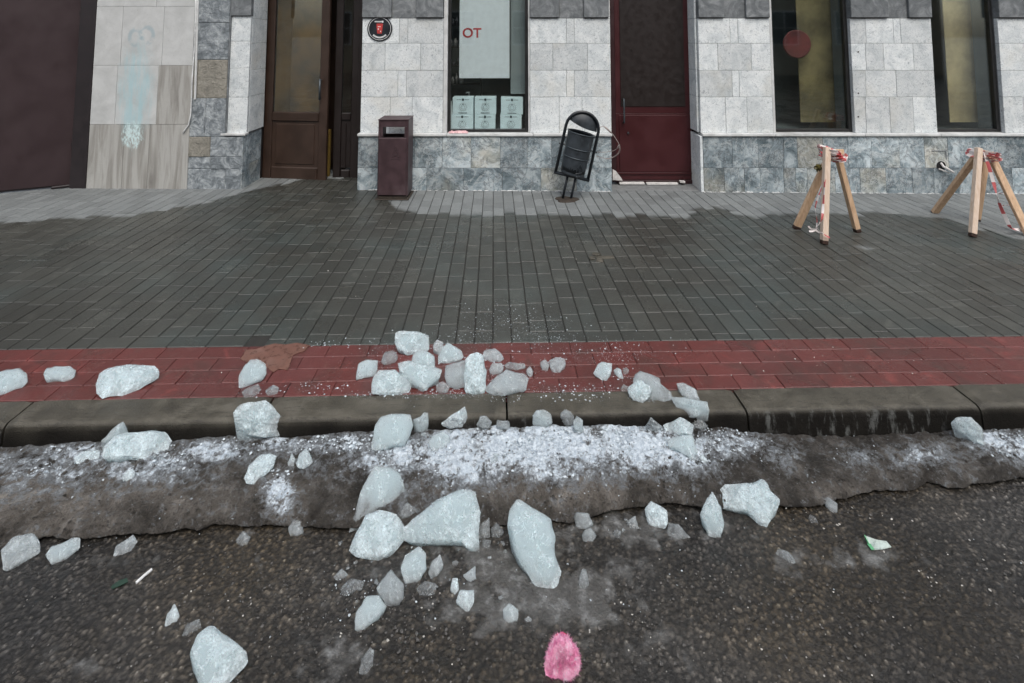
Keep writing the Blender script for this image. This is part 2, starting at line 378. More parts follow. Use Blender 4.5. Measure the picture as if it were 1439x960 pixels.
    g_ = t.new('ShaderNodeNewGeometry'); dt = t.new('ShaderNodeVectorMath', operation='DOT_PRODUCT'); t.put(dt, 0, g_.outputs['Normal']); t.put(dt, 1, g_.outputs['Incoming'])
    sch = t.math('POWER', t.math('SUBTRACT', 1.0, t.math('ABSOLUTE', dt.outputs['Value'])), 5.0); mx = t.new('ShaderNodeMixShader')
    t.put(mx, 0, t.math('MULTIPLY_ADD', sch, .93, .065, clamp=True)); t.t.links.new(tr.outputs[0], mx.inputs[1]); t.t.links.new(gl.outputs[0], mx.inputs[2])
    t.t.links.new(mx.outputs[0], t.out.inputs[0]); M['glass'] = t.m
materials()

# ------------------------------------------------------------------ mesh builder
class MB:
    def __init__(self): self.v, self.f, self.tone = [], [], []
    def add(self, vs, fs, tone=.5):
        o = len(self.v); self.v += [tuple(p) for p in vs]
        for f in fs:
            self.f.append(tuple(i + o for i in f)); self.tone.append(tone)
        return self
    def box(self, x0, x1, y0, y1, z0, z1, b=.003, tone=.5, mat=None):
        c = ((x0 + x1) / 2, (y0 + y1) / 2, (z0 + z1) / 2); h = (abs(x1 - x0) / 2, abs(y1 - y0) / 2, abs(z1 - z0) / 2)
        b = min(b, min(h) * .8)
        vs, idx = [], {}
        for sx in (-1, 1):
            for sy in (-1, 1):
                for sz in (-1, 1):
                    for a in range(3):
                        e = [h[0] - b, h[1] - b, h[2] - b]; e[a] = h[a]
                        idx[sx, sy, sz, a] = len(vs)
                        p = Vector((sx * e[0], sy * e[1], sz * e[2]))
                        if mat is not None: p = mat @ p
                        vs.append((p.x + c[0], p.y + c[1], p.z + c[2]))
        fs = []
        S = (-1, 1)
        for s in S:
            fs.append([idx[s, -1, -1, 0], idx[s, 1, -1, 0], idx[s, 1, 1, 0], idx[s, -1, 1, 0]])
            fs.append([idx[-1, s, -1, 1], idx[1, s, -1, 1], idx[1, s, 1, 1], idx[-1, s, 1, 1]])
            fs.append([idx[-1, -1, s, 2], idx[1, -1, s, 2], idx[1, 1, s, 2], idx[-1, 1, s, 2]])
        for a in S:
            for c2 in S:
                fs.append([idx[a, c2, -1, 0], idx[a, c2, 1, 0], idx[a, c2, 1, 1], idx[a, c2, -1, 1]])
                fs.append([idx[a, -1, c2, 0], idx[a, 1, c2, 0], idx[a, 1, c2, 2], idx[a, -1, c2, 2]])
                fs.append([idx[-1, a, c2, 1], idx[1, a, c2, 1], idx[1, a, c2, 2], idx[-1, a, c2, 2]])
                for d in S: fs.append([idx[a, c2, d, 0], idx[a, c2, d, 1], idx[a, c2, d, 2]])
        return self.add(vs, fs, tone)
    def bar(self, a, b, w, d, bev=.003, tone=.5, roll=0.0, side=None):      # a rectangular timber from a to b
        a, b = Vector(a), Vector(b); z = (b - a).normalized()
        x = Vector(side) if side else Vector((1, 0, 0)); x = (x - z * x.dot(z)).normalized(); y = z.cross(x)
        m = Matrix((x, y, z)).transposed()
        if roll: m = m @ Matrix.Rotation(roll, 3, 'Z')
        c = (a + b) / 2; L = (b - a).length
        return self.box(c.x - w / 2, c.x + w / 2, c.y - d / 2, c.y + d / 2, c.z - L / 2, c.z + L / 2, bev, tone, m)
    def tube(self, pts, r, seg=10, tone=.5, cap=True, closed=False):
        pts = [Vector(p) for p in pts]; n = len(pts); vs, fs = [], []
        up = None
        for i, p in enumerate(pts):
            if closed: d = pts[(i + 1) % n] - pts[i - 1]
            else: d = pts[min(i + 1, n - 1)] - pts[max(i - 1, 0)]
            d.normalize()
            if up is None: up = d.orthogonal().normalized()
            up = (up - d * up.dot(d)).normalized(); s = d.cross(up)
            rr = r[i] if isinstance(r, (list, tuple)) else r
            for k in range(seg):
                a = 2 * math.pi * k / seg; vs.append(p + up * math.cos(a) * rr + s * math.sin(a) * rr)
        for i in range(n if closed else n - 1):
            j = (i + 1) % n
            for k in range(seg): fs.append((i * seg + k, i * seg + (k + 1) % seg, j * seg + (k + 1) % seg, j * seg + k))
        if cap and not closed: fs += [tuple(range(seg))[::-1], tuple((n - 1) * seg + k for k in range(seg))]
        return self.add(vs, fs, tone)
    def lathe(self, prof, c, mat=None, seg=32, tone=.5):
        vs, fs = [], []; c = Vector(c)
        for r, z in prof:
            for k in range(seg):
                a = 2 * math.pi * k / seg; p = Vector((r * math.cos(a), r * math.sin(a), z))
                if mat is not None: p = mat @ p
                vs.append(p + c)
        for i in range(len(prof) - 1):
            for k in range(seg): fs.append((i * seg + k, i * seg + (k + 1) % seg, (i + 1) * seg + (k + 1) % seg, (i + 1) * seg + k))
        return self.add(vs, fs, tone)
    def prism(self, pts, ext, tone=.5):
        n = len(pts); e = Vector(ext)
        vs = [Vector(p) for p in pts] + [Vector(p) + e for p in pts]
        fs = [tuple(range(n)), tuple(range(2 * n - 1, n - 1, -1))] + [(i, (i + 1) % n, (i + 1) % n + n, i + n) for i in range(n)]
        return self.add(vs, fs, tone)
    def build(self, name, mat, parent=None, origin=None, smooth=False, recalc=True):
        root = parent
        off = Vector((0, 0, 0))
        if parent is not None:
            q = parent
            while q is not None: off += q.location; q = q.parent
        loc = Vector((0, 0, 0))
        if parent is None:
            if origin is None:
                a = np.array(self.v); origin = ((a[:, 0].min() + a[:, 0].max()) / 2, (a[:, 1].min() + a[:, 1].max()) / 2, a[:, 2].min())
            loc = Vector(origin); off = loc
        me = bpy.data.meshes.new(name)
        me.from_pydata([(p[0] - off.x, p[1] - off.y, p[2] - off.z) for p in self.v], [], self.f)
        at = me.attributes.new('tone', 'FLOAT', 'FACE'); at.data.foreach_set('value', self.tone)
        if recalc:
            bm = bmesh.new(); bm.from_mesh(me); bmesh.ops.recalc_face_normals(bm, faces=bm.faces); bm.to_mesh(me); bm.free()
        if smooth: me.polygons.foreach_set('use_smooth', [True] * len(me.polygons))
        me.update()
        o = bpy.data.objects.new(name, me); o.location = loc; col.objects.link(o); o.parent = parent
        me.materials.append(mat)
        return o

def tag(o, label, cat=None, group=None):
    o['label'] = label
    if cat: o['category'] = cat
    if group: o['group'] = group
    return o
def thing(name, loc, label, cat, group=None):
    o = bpy.data.objects.new(name, None); o.location = loc; o.empty_display_size = .05; col.objects.link(o)
    return tag(o, label, cat, group)
def struct(o): o['kind'] = 'structure'; return o
def stuff(o): o['kind'] = 'stuff'; return o
def text_mesh(body, size, name, mat, parent, loc, rot, depth=.001):
    cu = bpy.data.curves.new(name, 'FONT'); cu.body = body; cu.size = size; cu.extrude = depth; cu.align_x = 'CENTER'; cu.align_y = 'CENTER'; cu.offset = size * .02
    tmp = bpy.data.objects.new('tmp', cu); col.objects.link(tmp)
    bpy.context.view_layer.update()
    me = bpy.data.meshes.new_from_object(tmp.evaluated_get(bpy.context.evaluated_depsgraph_get()))
    bpy.data.objects.remove(tmp); bpy.data.curves.remove(cu)
    off = Vector(loc); q = parent
    while q is not None: off -= q.location; q = q.parent
    me.transform(Matrix.Translation(off) @ rot.to_4x4())
    o = bpy.data.objects.new(name, me); me.materials.clear(); me.materials.append(mat); col.objects.link(o); o.parent = parent
    return o
# ------------------------------------------------------------------ ground heights
def kerb_profile_z(t):                      # height of the kerb stone above/below the pavement plane at depth t
    r = .030; e = t - T_KERB_OUT
    if e >= r: return 0.0
    if e <= 0: return -r
    return -r + math.sqrt(max(0, r * r - (r - e) ** 2))
edge_px = [(-260, 800), (-120, 782), (0, 766), (40, 762), (60, 752), (100, 754), (140, 750), (180, 746), (240, 741), (262, 737), (280, 740), (300, 732), (340, 737), (380, 731), (400, 733), (470, 738), (520, 737), (600, 741), (680, 738), (705, 729), (760, 727), (800, 727), (850, 716), (900, 708), (950, 702), (985, 707), (1020, 709), (1060, 704), (1110, 707), (1150, 704), (1195, 693), (1230, 684), (1262, 687), (1290, 684), (1303, 672), (1330, 681), (1352, 682), (1366, 675), (1400, 674), (1439, 667), (1560, 648), (1720, 630)]
EX, ET = [], []
for a, b in edge_px:
    g = on_ground(a, b, -.100); EX.append(g.x); ET.append(to_st(g.x, g.y)[1])
EX = np.array(EX); ET = np.array(ET)
def edge_t(x): return float(np.interp(x, EX, ET))
top_px = [(-200, 640), (0, 630), (120, 622), (200, 622), (330, 613), (420, 616), (500, 606), (600, 604), (660, 602), (720, 600), (800, 598), (880, 598), (960, 600), (1010, 600), (1060, 608), (1150, 611), (1250, 610), (1340, 604), (1439, 602), (1600, 600)]
TX, TZ = [], []
for a, b in top_px:                         # where the bank meets the kerb face
    d = ray(a, b); t = T_KERB_OUT / (d.y * CA - d.x * SA); p = CAM + d * t
    TX.append(p.x); TZ.append(p.z + SLOPE * p.x)
TZ = [max(-.112, min(-.030, z)) for z in TZ]
def fbm(x, y, z=0.0, o=4, s=1.0):
    v = 0; a = .5
    for _ in range(o):
        v += a * mnoise.noise((x * s, y * s, z + s)); s *= 2.03; a *= .52
    return v
def bank_z(x, t):
    te = edge_t(x) + .018 * fbm(x, 3.1, 0, 4, 6)
    u = (T_KERB_OUT - t) / (T_KERB_OUT - te)
    zk = float(np.interp(x, TX, TZ))
    zl = -.083 + .010 * fbm(x, 9.0, 0, 3, 3)
    z = zk + (zl - zk) * u + .014 * math.sin(math.pi * min(1, max(0, u)))
    z += .016 * fbm(x, t, 2.0, 3, 5) + .010 * fbm(x, t, 7.0, 3, 17)
    if u > .86: z -= .020 * ((u - .86) / .14) ** 2
    return u, max(z, ROAD_Z + .010) - SLOPE * x
def surf(x, y):
    s, t = to_st(x, y)
    if t >= T_KERB_IN: return -SLOPE * x
    if t >= T_KERB_OUT: return -SLOPE * x + kerb_profile_z(t)
    u, z = bank_z(x, t)
    return z if u <= 1 else ROAD_Z - SLOPE * x
def hit(px, py):                            # the point of the ground seen at a pixel of the photograph
    d = ray(px, py); a = .6; p = CAM + d * a; step = .01
    while a < 9:
        a2 = a + step; q = CAM + d * a2
        if q.z <= surf(q.x, q.y):
            lo, hi = a, a2
            for _ in range(12):
                m = (lo + hi) / 2; q = CAM + d * m
                if q.z <= surf(q.x, q.y): hi = m
                else: lo = m
            return CAM + d * hi
        a = a2
    return CAM + d * 9

# ------------------------------------------------------------------ pavement: every paver chamfered, joints are real gaps
rng = random.Random(3)
pav = MB()
def put_paver(mb, s0, s1, t0, t1, ch=.004):
    zr = rng.gauss(0, .0007); tx, ty = rng.gauss(0, .0035), rng.gauss(0, .0035)
    sc, tc = (s0 + s1) / 2, (t0 + t1) / 2
    o = len(mb.v)
    mb.box(s0, s1, t0, t1, -.045, 0, ch, rng.random())
    for i in range(o, len(mb.v)):
        s, t, z = mb.v[i]; x, y = st(s, t)
        mb.v[i] = (x, y, z + zr + (s - sc) * tx + (t - tc) * ty - SLOPE * x)
s = -6.9; i = 0; pairoff = 0; pj = 0
JOINT = .0042
while s < 6.9:
    if i % 2 == 0 or rng.random() < .12:
        pairoff = (.1 if (i // 2) % 2 else 0) + rng.uniform(-.022, .022)
    pj = pairoff
    t = T_RED + .001
    header = mnoise.noise((s * .9, 5.0, 0)) > .12
    if header: t += .104
    first = .2 - pj if pj > .03 else .2 + pj
    first = max(.06, first % .205)
    t1 = t + first
    while t < 6.75:
        put_paver(pav, s + .0024, s + .1015 - .0024, t + .0013, t1 - .0013, .0034)
        t = t1; t1 = t + .2035
    s += .1015; i += 1
s = -6.9
while s < 6.9:                              # the header course along the red band
    header = mnoise.noise(((s + .05) * .9, 5.0, 0)) > .12
    # gaps in the column pavers are filled with stretchers laid along the band
    s2 = s
    while s2 < s + .2 and header: s2 += .1015
    if header: put_paver(pav, s + JOINT / 2, s2 - JOINT / 2, T_RED + JOINT / 2, T_RED + .104 - JOINT / 2); s = s2
    else: s += .1015
struct(pav.build('pavement', M['paver'], origin=(0, 4.5, 0)))
red = MB()
w = (T_RED - T_KERB_IN - .004) / 4
for r in range(4):
    s = -6.9 + (.107 if r % 2 else 0) + rng.uniform(-.02, .02)
    while s < 6.9:
        put_paver(red, s + .0010, s + .2125 - .0010, T_KERB_IN + .003 + r * w + .0010, T_KERB_IN + .003 + (r + 1) * w - .0010, .0028)
        s += .2125
struct(red.build('red_paving_strip', M['red'], origin=(0, 2.8, 0)))
bed = MB()
q = [(-6.95, T_KERB_IN + .001), (6.95, T_KERB_IN + .001), (6.95, 6.8), (-6.95, 6.8)]
vs = []
for s, t in q:
    x, y = st(s, t); vs.append((x, y, -.0062 - SLOPE * x))
bed.add(vs, [(0, 1, 2, 3)])
struct(bed.build('joint_sand', M['bed'], origin=(0, 4, -.006)))

# ------------------------------------------------------------------ kerb: one metre stones
kerb = MB()
kj = [to_st(*hit(a, b).xy)[0] for a, b in ((712, 566), (1040, 563))]
js = [kj[0] + k * (kj[1] - kj[0]) for k in range(-7, 8)]
for a, b in zip(js[:-1], js[1:]):
    prof = [(T_KERB_IN - .0015, -.24), (T_KERB_IN - .0015, -.002), (T_KERB_IN - .006, .0)]
    for k in range(8):
        e = .030 * (1 - k / 7); prof.append((T_KERB_OUT + e, kerb_profile_z(T_KERB_OUT + e)))
    prof += [(T_KERB_OUT - .006, -.10), (T_KERB_OUT - .008, -.24)]
    n = 34; gap = .0045; vs, fs = [], []; dz = rng.gauss(0, .0015); dt = rng.gauss(0, .002)
    for k in range(n + 1):
        s = a + gap + (b - a - 2 * gap) * k / n
        end = min(k, n - k); inset = .006 if end == 0 else 0
        for (t, z) in prof:
            nz = .0028 * fbm(s, t * 3, z * 4, 4, 7)
            tt = t + dt + (nz * 1.2 if z < -.02 else 0); x, y = st(s, tt)
            vs.append((x, y, z + dz + nz - (inset if z > -.05 else 0) - SLOPE * x))
    m = len(prof)
    for k in range(n):
        for j in range(m - 1): fs.append((k * m + j, k * m + j + 1, (k + 1) * m + j + 1, (k + 1) * m + j))
    fs += [tuple(range(m)), tuple(n * m + j for j in range(m))[::-1]]
    kerb.add(vs, fs, rng.random())
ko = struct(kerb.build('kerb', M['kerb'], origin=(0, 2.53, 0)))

# ------------------------------------------------------------------ road: aggregate modelled in the near sheet, plain sheet beyond
def blobs(px, py, lst):
    w = np.zeros_like(px)
    for (cx, cy, rx, ry, a) in lst: w = np.maximum(w, a * np.exp(-(((px - cx) / rx) ** 2 + ((py - cy) / ry) ** 2)))
    return w
X0, X1, Y0, Y1, GS = -2.72, 2.72, 1.36, 2.52, .0042
nx, ny = int((X1 - X0) / GS) + 1, int((Y1 - Y0) / GS) + 1
gx, gy = np.meshgrid(np.linspace(X0, X1, nx), np.linspace(Y0, Y1, ny))
rs = np.random.RandomState(11)
def worley(gx, gy, cell, seed):
    r = np.random.RandomState(seed); N = 257
    jx, jy, hv = r.rand(N, N), r.rand(N, N), r.rand(N, N)
    ix, iy = np.floor(gx / cell).astype(int), np.floor(gy / cell).astype(int)
    best = np.full(gx.shape, 9.0); hb = np.zeros(gx.shape)
    for dx in (-1, 0, 1):
        for dy in (-1, 0, 1):
            cx, cy = ix + dx, iy + dy; a, b = cx % N, cy % N
            d = np.hypot(gx / cell - cx - jx[a, b], gy / cell - cy - jy[a, b]) * (0.85 + .4 * hv[b, a])
            m = d < best; best = np.where(m, d, best); hb = np.where(m, hv[a, b], hb)
    return best, hb
def vnoise(gx, gy, scale, seed):
    r = np.random.RandomState(seed); N = 128; T = r.rand(N, N)
    x, y = gx * scale + 500, gy * scale + 500; ix, iy = np.floor(x).astype(int), np.floor(y).astype(int); fx_, fy_ = x - ix, y - iy
    fx_, fy_ = fx_ * fx_ * (3 - 2 * fx_), fy_ * fy_ * (3 - 2 * fy_)
    g = lambda a, b: T[a % N, b % N]
    return (g(ix, iy) * (1 - fx_) + g(ix + 1, iy) * fx_) * (1 - fy_) + (g(ix, iy + 1) * (1 - fx_) + g(ix + 1, iy + 1) * fx_) * fy_
def nfbm(gx, gy, scale, seed, o=4):
    v = 0; a = .5; tot = 0
    for k in range(o): v = v + a * vnoise(gx, gy, scale * 2 ** k, seed + k); tot += a; a *= .55
    return v / tot
d1, h1 = worley(gx, gy, .0122, 1); d2, h2 = worley(gx + .3, gy, .026, 2)
dome1 = np.clip(1 - (d1 / .62) ** 2, 0, 1); dome2 = np.clip(1 - (d2 / .42) ** 2, 0, 1) * (h2 > .55)
hgt = .0034 * dome1 * (.10 + 1.0 * h1 ** 2) + .0036 * dome2 * h2 + .0011 * (nfbm(gx, gy, 120, 77, 2) - .5)
ppx, ppy = np.vectorize(to_px)(gx, gy, np.full_like(gx, ROAD_Z))
slb = blobs(ppx, ppy, [(730, 795, 100, 34, 1.15), (790, 835, 95, 48, 1.15), (700, 850, 85, 42, .95), (880, 745, 100, 28, .8), (620, 800, 60, 30, .55), (500, 830, 70, 30, .4), (1225, 778, 60, 22, .75), (1110, 782, 40, 22, .7), (470, 930, 60, 40, .5), (520, 930, 20, 36, .5), (920, 910, 50, 45, .42), (820, 905, 40, 36, .4), (420, 745, 70, 16, .55), (640, 770, 60, 20, .7), (1000, 745, 45, 18, .5), (150, 800, 60, 20, .4), (880, 800, 60, 30, .5), (100, 935, 60, 30, .35)])
nn = nfbm(gx, gy, 22, 40, 5)
slush = np.clip((slb - .18 + (nn - .5) * 1.5) * 1.3, 0, 1)
wave = nfbm(gx, gy, 3.0, 60, 4)
gz = ROAD_Z - SLOPE * gx + hgt * (1 - .75 * slush) + slush * .0022 + (wave - .5) * .010
stone = np.clip(.5 * h1 + .45 * h1 ** 6 * (h1 > .93) + .35 * (dome2 > .2) * h2 ** 3 + .12 * (dome1 - .5), 0, 1) * np.clip(dome1 * 1.6, .1, 1)
V = np.stack([gx.ravel(), gy.ravel(), gz.ravel()], 1)
I = np.arange(nx * ny).reshape(ny, nx)
F = np.stack([I[:-1, :-1].ravel(), I[:-1, 1:].ravel(), I[1:, 1:].ravel(), I[1:, :-1].ravel()], 1)
# outer ring to the horizon
b0, b1 = -400.0, 400.0
ex = [(b0, -400), (X0, -400), (X1, -400), (b1, -400), (b0, Y0), (b1, Y0), (b0, Y1 - .01), (b1, Y1 - .01), (X0, Y0), (X1, Y0), (X0, Y1 - .01), (X1, Y1 - .01), (-9, Y0), (9, Y0), (-9, Y1 - .01), (9, Y1 - .01), (X0, -6), (X1, -6), (-9, -6), (9, -6)]
exz = [(x, y, ROAD_Z - SLOPE * max(-9, min(9, x)) + (.001 if abs(x) < 3 else 0)) for x, y in ex]
base = len(V); V = np.concatenate([V, np.array(exz)])
of = [(18, 16, 8, 12), (16, 17, 9, 8), (17, 19, 13, 9), (12, 8, 10, 14), (9, 13, 15, 11), (0, 1, 16, 18), (1, 2, 17, 16), (2, 3, 19, 17), (0, 18, 12, 4), (3, 5, 13, 19), (4, 12, 14, 6), (13, 5, 7, 15)]
def grid_mesh(name, V, quads, extra, attrs, mat, origin):
    me = bpy.data.meshes.new(name)
    V = V - np.array(origin)
    me.from_pydata(V.tolist(), [], quads.tolist() + extra)
    for k, a in attrs.items():
        at = me.attributes.new(k, 'FLOAT', 'POINT'); at.data.foreach_set('value', np.ascontiguousarray(a, dtype=np.float32))
    me.polygons.foreach_set('use_smooth', [True] * len(me.polygons)); me.materials.append(mat); me.update()
    o = bpy.data.objects.new(name, me); o.location = origin; col.objects.link(o)
    return o
pad = len(exz)
road = grid_mesh('road', V, F, [tuple(base + i for i in f) for f in of], dict(stone=np.concatenate([stone.ravel(), np.full(pad, .3)]), slush=np.concatenate([slush.ravel(), np.zeros(pad)])), M['asphalt'], (0, 0, ROAD_Z))
struct(road)

# ------------------------------------------------------------------ dirty ice bank along the kerb
nb, nv = 1300, 84
bx = np.linspace(-3.3, 3.3, nb)
rows = []
for j in range(nv + 9):
    rows.append(j)
BV = np.zeros((nb, nv + 9, 3)); 
for i, x in enumerate(bx):
    te = edge_t(x) + .018 * fbm(x, 3.1, 0, 4, 6) + .006 * fbm(x, 1.0, 0, 3, 40)
    for j in range(nv + 1):
        u = j / nv; t = T_KERB_OUT + .004 + (te - T_KERB_OUT - .004) * u
        _, z = bank_z(x, min(t, T_KERB_OUT))
        y = (t + x * SA) / CA
        BV[i, j] = (x, y, z)
    lx, ly, lz = BV[i, nv]
    hang = .030 + .02 * fbm(x, 5.5, 0, 3, 9)
    floor = ROAD_Z - .004 - SLOPE * x
    for k in range(1, 9):
        a = k / 8
        yy = ly - .004 * math.sin(math.pi * min(1, a * 2)) + hang * max(0, a - .25) * 1.6
        zz = lz + (floor - lz) * min(1, a * 1.15)
        BV[i, nv + k] = (lx, yy, zz)
fine = (nfbm(BV[:, :, 0], BV[:, :, 1], 60, 90, 5) - .5) + .8 * (nfbm(BV[:, :, 0], BV[:, :, 1], 17, 70, 3) - .5)
bpx, bpy_ = np.vectorize(to_px)(BV[:, :, 0], BV[:, :, 1], BV[:, :, 2])
snow = blobs(bpx, bpy_, [(560, 640, 70, 34, .95), (640, 640, 75, 38, 1.3), (720, 628, 85, 38, 1.3), (800, 622, 85, 40, 1.3), (890, 622, 85, 38, 1.3), (960, 636, 65, 32, 1.05), (1020, 625, 60, 24, .75), (480, 625, 70, 22, .72), (400, 625, 60, 20, .75), (300, 632, 60, 22, .72), (230, 650, 60, 26, .7), (120, 640, 80, 24, .72), (40, 650, 60, 20, .55), (60, 665, 130, 34, .60), (200, 660, 110, 26, .58), (390, 690, 28, 34, .85), (620, 680, 50, 30, .6), (560, 670, 30, 40, .55), (780, 660, 80, 24, .7), (870, 660, 60, 20, .68), (690, 655, 60, 26, .7), (1300, 640, 50, 20, .5), (1400, 620, 50, 22, .72), (1439, 630, 40, 24, .72), (1090, 640, 40, 20, .5), (1210, 640, 30, 16, .42), (430, 650, 40, 20, .5)])
snow *= np.clip(.35 + 1.35 * nfbm(BV[:, :, 0], BV[:, :, 1], 9, 33, 4), .4, 1.25)
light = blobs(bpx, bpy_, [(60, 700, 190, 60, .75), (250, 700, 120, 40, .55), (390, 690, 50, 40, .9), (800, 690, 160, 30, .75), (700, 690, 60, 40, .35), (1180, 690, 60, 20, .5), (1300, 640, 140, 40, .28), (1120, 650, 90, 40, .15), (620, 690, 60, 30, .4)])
amp = (.0105 + .008 * np.clip(snow, 0, 1))
BV[:, :nv + 1, 2] += (fine * amp * 1.6)[:, :nv + 1] * np.clip(np.arange(nv + 1) / 4.0, .3, 1)[None, :]
I = np.arange(nb * (nv + 9)).reshape(nb, nv + 9)
F = np.stack([I[:-1, :-1].ravel(), I[:-1, 1:].ravel(), I[1:, 1:].ravel(), I[1:, :-1].ravel()], 1)
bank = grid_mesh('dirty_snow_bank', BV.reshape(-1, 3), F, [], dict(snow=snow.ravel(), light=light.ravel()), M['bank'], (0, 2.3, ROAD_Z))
stuff(bank); tag(bank, 'grey-brown frozen slush bank lying along the dark kerb')

# ------------------------------------------------------------------ crumbs of snow and ice, grit
def lump(r, rnd):
    # a small irregular lump: a jittered octahedron with split faces
    bmv = [(1, 0, 0), (-1, 0, 0), (0, 1, 0), (0, -1, 0), (0, 0, 1), (0, 0, -1), (.6, .6, .55), (-.6, .6, .55), (.6, -.6, .55), (-.6, -.6, .55)]
    fs = [(0, 6, 4), (6, 2, 4), (2, 7, 4), (7, 1, 4), (1, 9, 4), (9, 3, 4), (3, 8, 4), (8, 0, 4), (0, 2, 6), (2, 1, 7), (1, 3, 9), (3, 0, 8), (2, 0, 5), (1, 2, 5), (3, 1, 5), (0, 3, 5)]
    a = rnd.uniform(0, 6.28); ca, sa = math.cos(a), math.sin(a); sx, sy, sz = rnd.uniform(.7, 1.4), rnd.uniform(.6, 1.1), rnd.uniform(.5, .95)
    vs = []
    for x, y, z in bmv:
        k = r * rnd.uniform(.75, 1.2); x, y, z = x * sx * k, y * sy * k, z * sz * k
        vs.append((x * ca - y * sa, x * sa + y * ca, z))
    return vs, fs
def scatter(mb, n, region, size, rnd, tone=(0, 1), zone=(-9, 99)):
    # region: (cx, cy, rx, ry) ellipses in the picture, turned into places on the ground
    for _ in range(n):
        cx, cy, rx, ry = rnd.choice(region)
        px, py = rnd.gauss(cx, rx * .5), rnd.gauss(cy, ry * .5)
        p = hit(px, py); tt_ = to_st(p.x, p.y)[1]
        if not (zone[0] < tt_ < zone[1]): continue
        r = size[0] * (size[1] / size[0]) ** (rnd.random() ** 1.8)
        vs, fs = lump(r, rnd)
        mb.add([(p.x + a, p.y + b, p.z + r * .25 + c) for a, b, c in vs], fs, rnd.uniform(*tone))
rnd = random.Random(21)
cr = MB()
scatter(cr, 3000, [(560, 635, 70, 26), (640, 635, 80, 30), (720, 622, 90, 30), (800, 618, 90, 32), (890, 618, 90, 30), (960, 632, 60, 26), (1020, 620, 50, 22)], (.0012, .0056), rnd, (.1, .95), (0, T_KERB_OUT - .006))
scatter(cr, 900, [(480, 622, 60, 16), (400, 622, 60, 16), (300, 628, 60, 16), (230, 645, 60, 22), (120, 636, 70, 20), (60, 660, 80, 30), (1420, 622, 40, 20), (390, 680, 20, 26), (780, 660, 90, 22), (620, 672, 60, 26)], (.0014, .0065), rnd, (.35, 1), (0, T_KERB_OUT - .006))
scatter(cr, 300, [(180, 680, 240, 50), (800, 690, 260, 30), (1150, 640, 200, 40)], (.0012, .004), rnd, (.0, .6), (0, T_KERB_OUT - .006))
scatter(cr, 70, [(560, 625, 60, 18), (650, 625, 70, 24), (740, 615, 80, 22), (850, 612, 90, 20), (960, 625, 60, 20), (480, 618, 50, 12)], (.006, .012), rnd, (.5, .9), (0, T_KERB_OUT - .012))
stuff(tag(cr.build('snow_crumbs', M['crumb'], origin=(0, 2.35, -.1)), 'loose white snow crumbs heaped on the slush bank'))
cr = MB()
scatter(cr, 620, [(740, 462, 120, 22), (720, 440, 90, 20), (800, 478, 120, 10), (560, 485, 90, 14), (630, 470, 60, 14)], (.0010, .0042), rnd, (.2, .8), (T_KERB_OUT + .03, 9))
scatter(cr, 560, [(640, 548, 70, 8), (720, 500, 90, 20), (600, 530, 80, 24), (790, 545, 80, 10), (880, 490, 80, 12), (680, 520, 60, 24), (820, 560, 40, 8), (540, 555, 50, 5), (450, 545, 50, 8)], (.0012, .0058), rnd, (.2, .95), (T_KERB_OUT + .03, 9))
scatter(cr, 160, [(880, 530, 25, 18), (930, 590, 50, 8), (380, 548, 40, 8), (460, 485, 50, 8), (720, 560, 50, 5)], (.0014, .0055), rnd, (.2, .9), (T_KERB_OUT + .03, 9))
scatter(cr, 3800, [(640, 520, 90, 40), (700, 480, 110, 20), (740, 455, 110, 26), (700, 540, 80, 20), (560, 500, 90, 30), (850, 500, 90, 14), (620, 556, 120, 6), (800, 552, 70, 10)], (.0006, .0019), rnd, (.2, .9), (T_KERB_OUT + .03, 9))
stuff(tag(cr.build('ice_crumbs', M['crumb'], origin=(0, 2.9, 0)), 'tiny ice splinters sprinkled over the red paving strip'))
cr = MB()
scatter(cr, 520, [(740, 800, 110, 30), (780, 840, 80, 36), (640, 790, 90, 30), (700, 770, 80, 20), (860, 745, 80, 20), (500, 820, 60, 30)], (.0012, .0050), rnd, (.2, .9))
scatter(cr, 130, [(720, 800, 560, 90)], (.0012, .0036), rnd, (.2, .9))
stuff(tag(cr.build('ice_splinters', M['crumb'], origin=(0, 1.95, ROAD_Z)), 'tiny ice splinters sprinkled over the wet asphalt'))
cr = MB()
scatter(cr, 160, [(720, 860, 640, 110)], (.0016, .0042), rnd)
scatter(cr, 40, [(1330, 800, 90, 40), (1150, 730, 250, 30)], (.0022, .0055), rnd)
scatter(cr, 70, [(720, 380, 640, 90), (1200, 510, 200, 20)], (.0016, .005), rnd)
stuff(tag(cr.build('pale_grit', M['pebble'], origin=(0, 1.9, ROAD_Z)), 'pale grit strewn over asphalt and pavers'))
cr = MB()
scatter(cr, 1500, [(720, 850, 760, 130)], (.0022, .0058), rnd)
stuff(tag(cr.build('dark_grit', M['pebble_dark'], origin=(0, 1.9, ROAD_Z)), 'dark wet grit strewn over the asphalt'))
cr = MB()
for _ in range(1500):
    x = rnd.uniform(-2.7, 2.7); te = edge_t(x); t = te + rnd.gauss(.02, .03) if rnd.random() < .6 else rnd.uniform(te, T_KERB_OUT - .02)
    t = min(t, T_KERB_OUT - .012); y = (t + x * SA) / CA; r = .0016 * (4.6 ** (rnd.random() ** 1.6)); vs, fs = lump(r, rnd)
    z = surf(x, y); cr.add([(x + a, y + b, z + r * .2 + c) for a, b, c in vs], fs, rnd.random())
stuff(tag(cr.build('slush_crumbs', M['bank'], origin=(0, 2.3, -.1)), 'grey-brown frozen grit crumbling off the slush bank'))
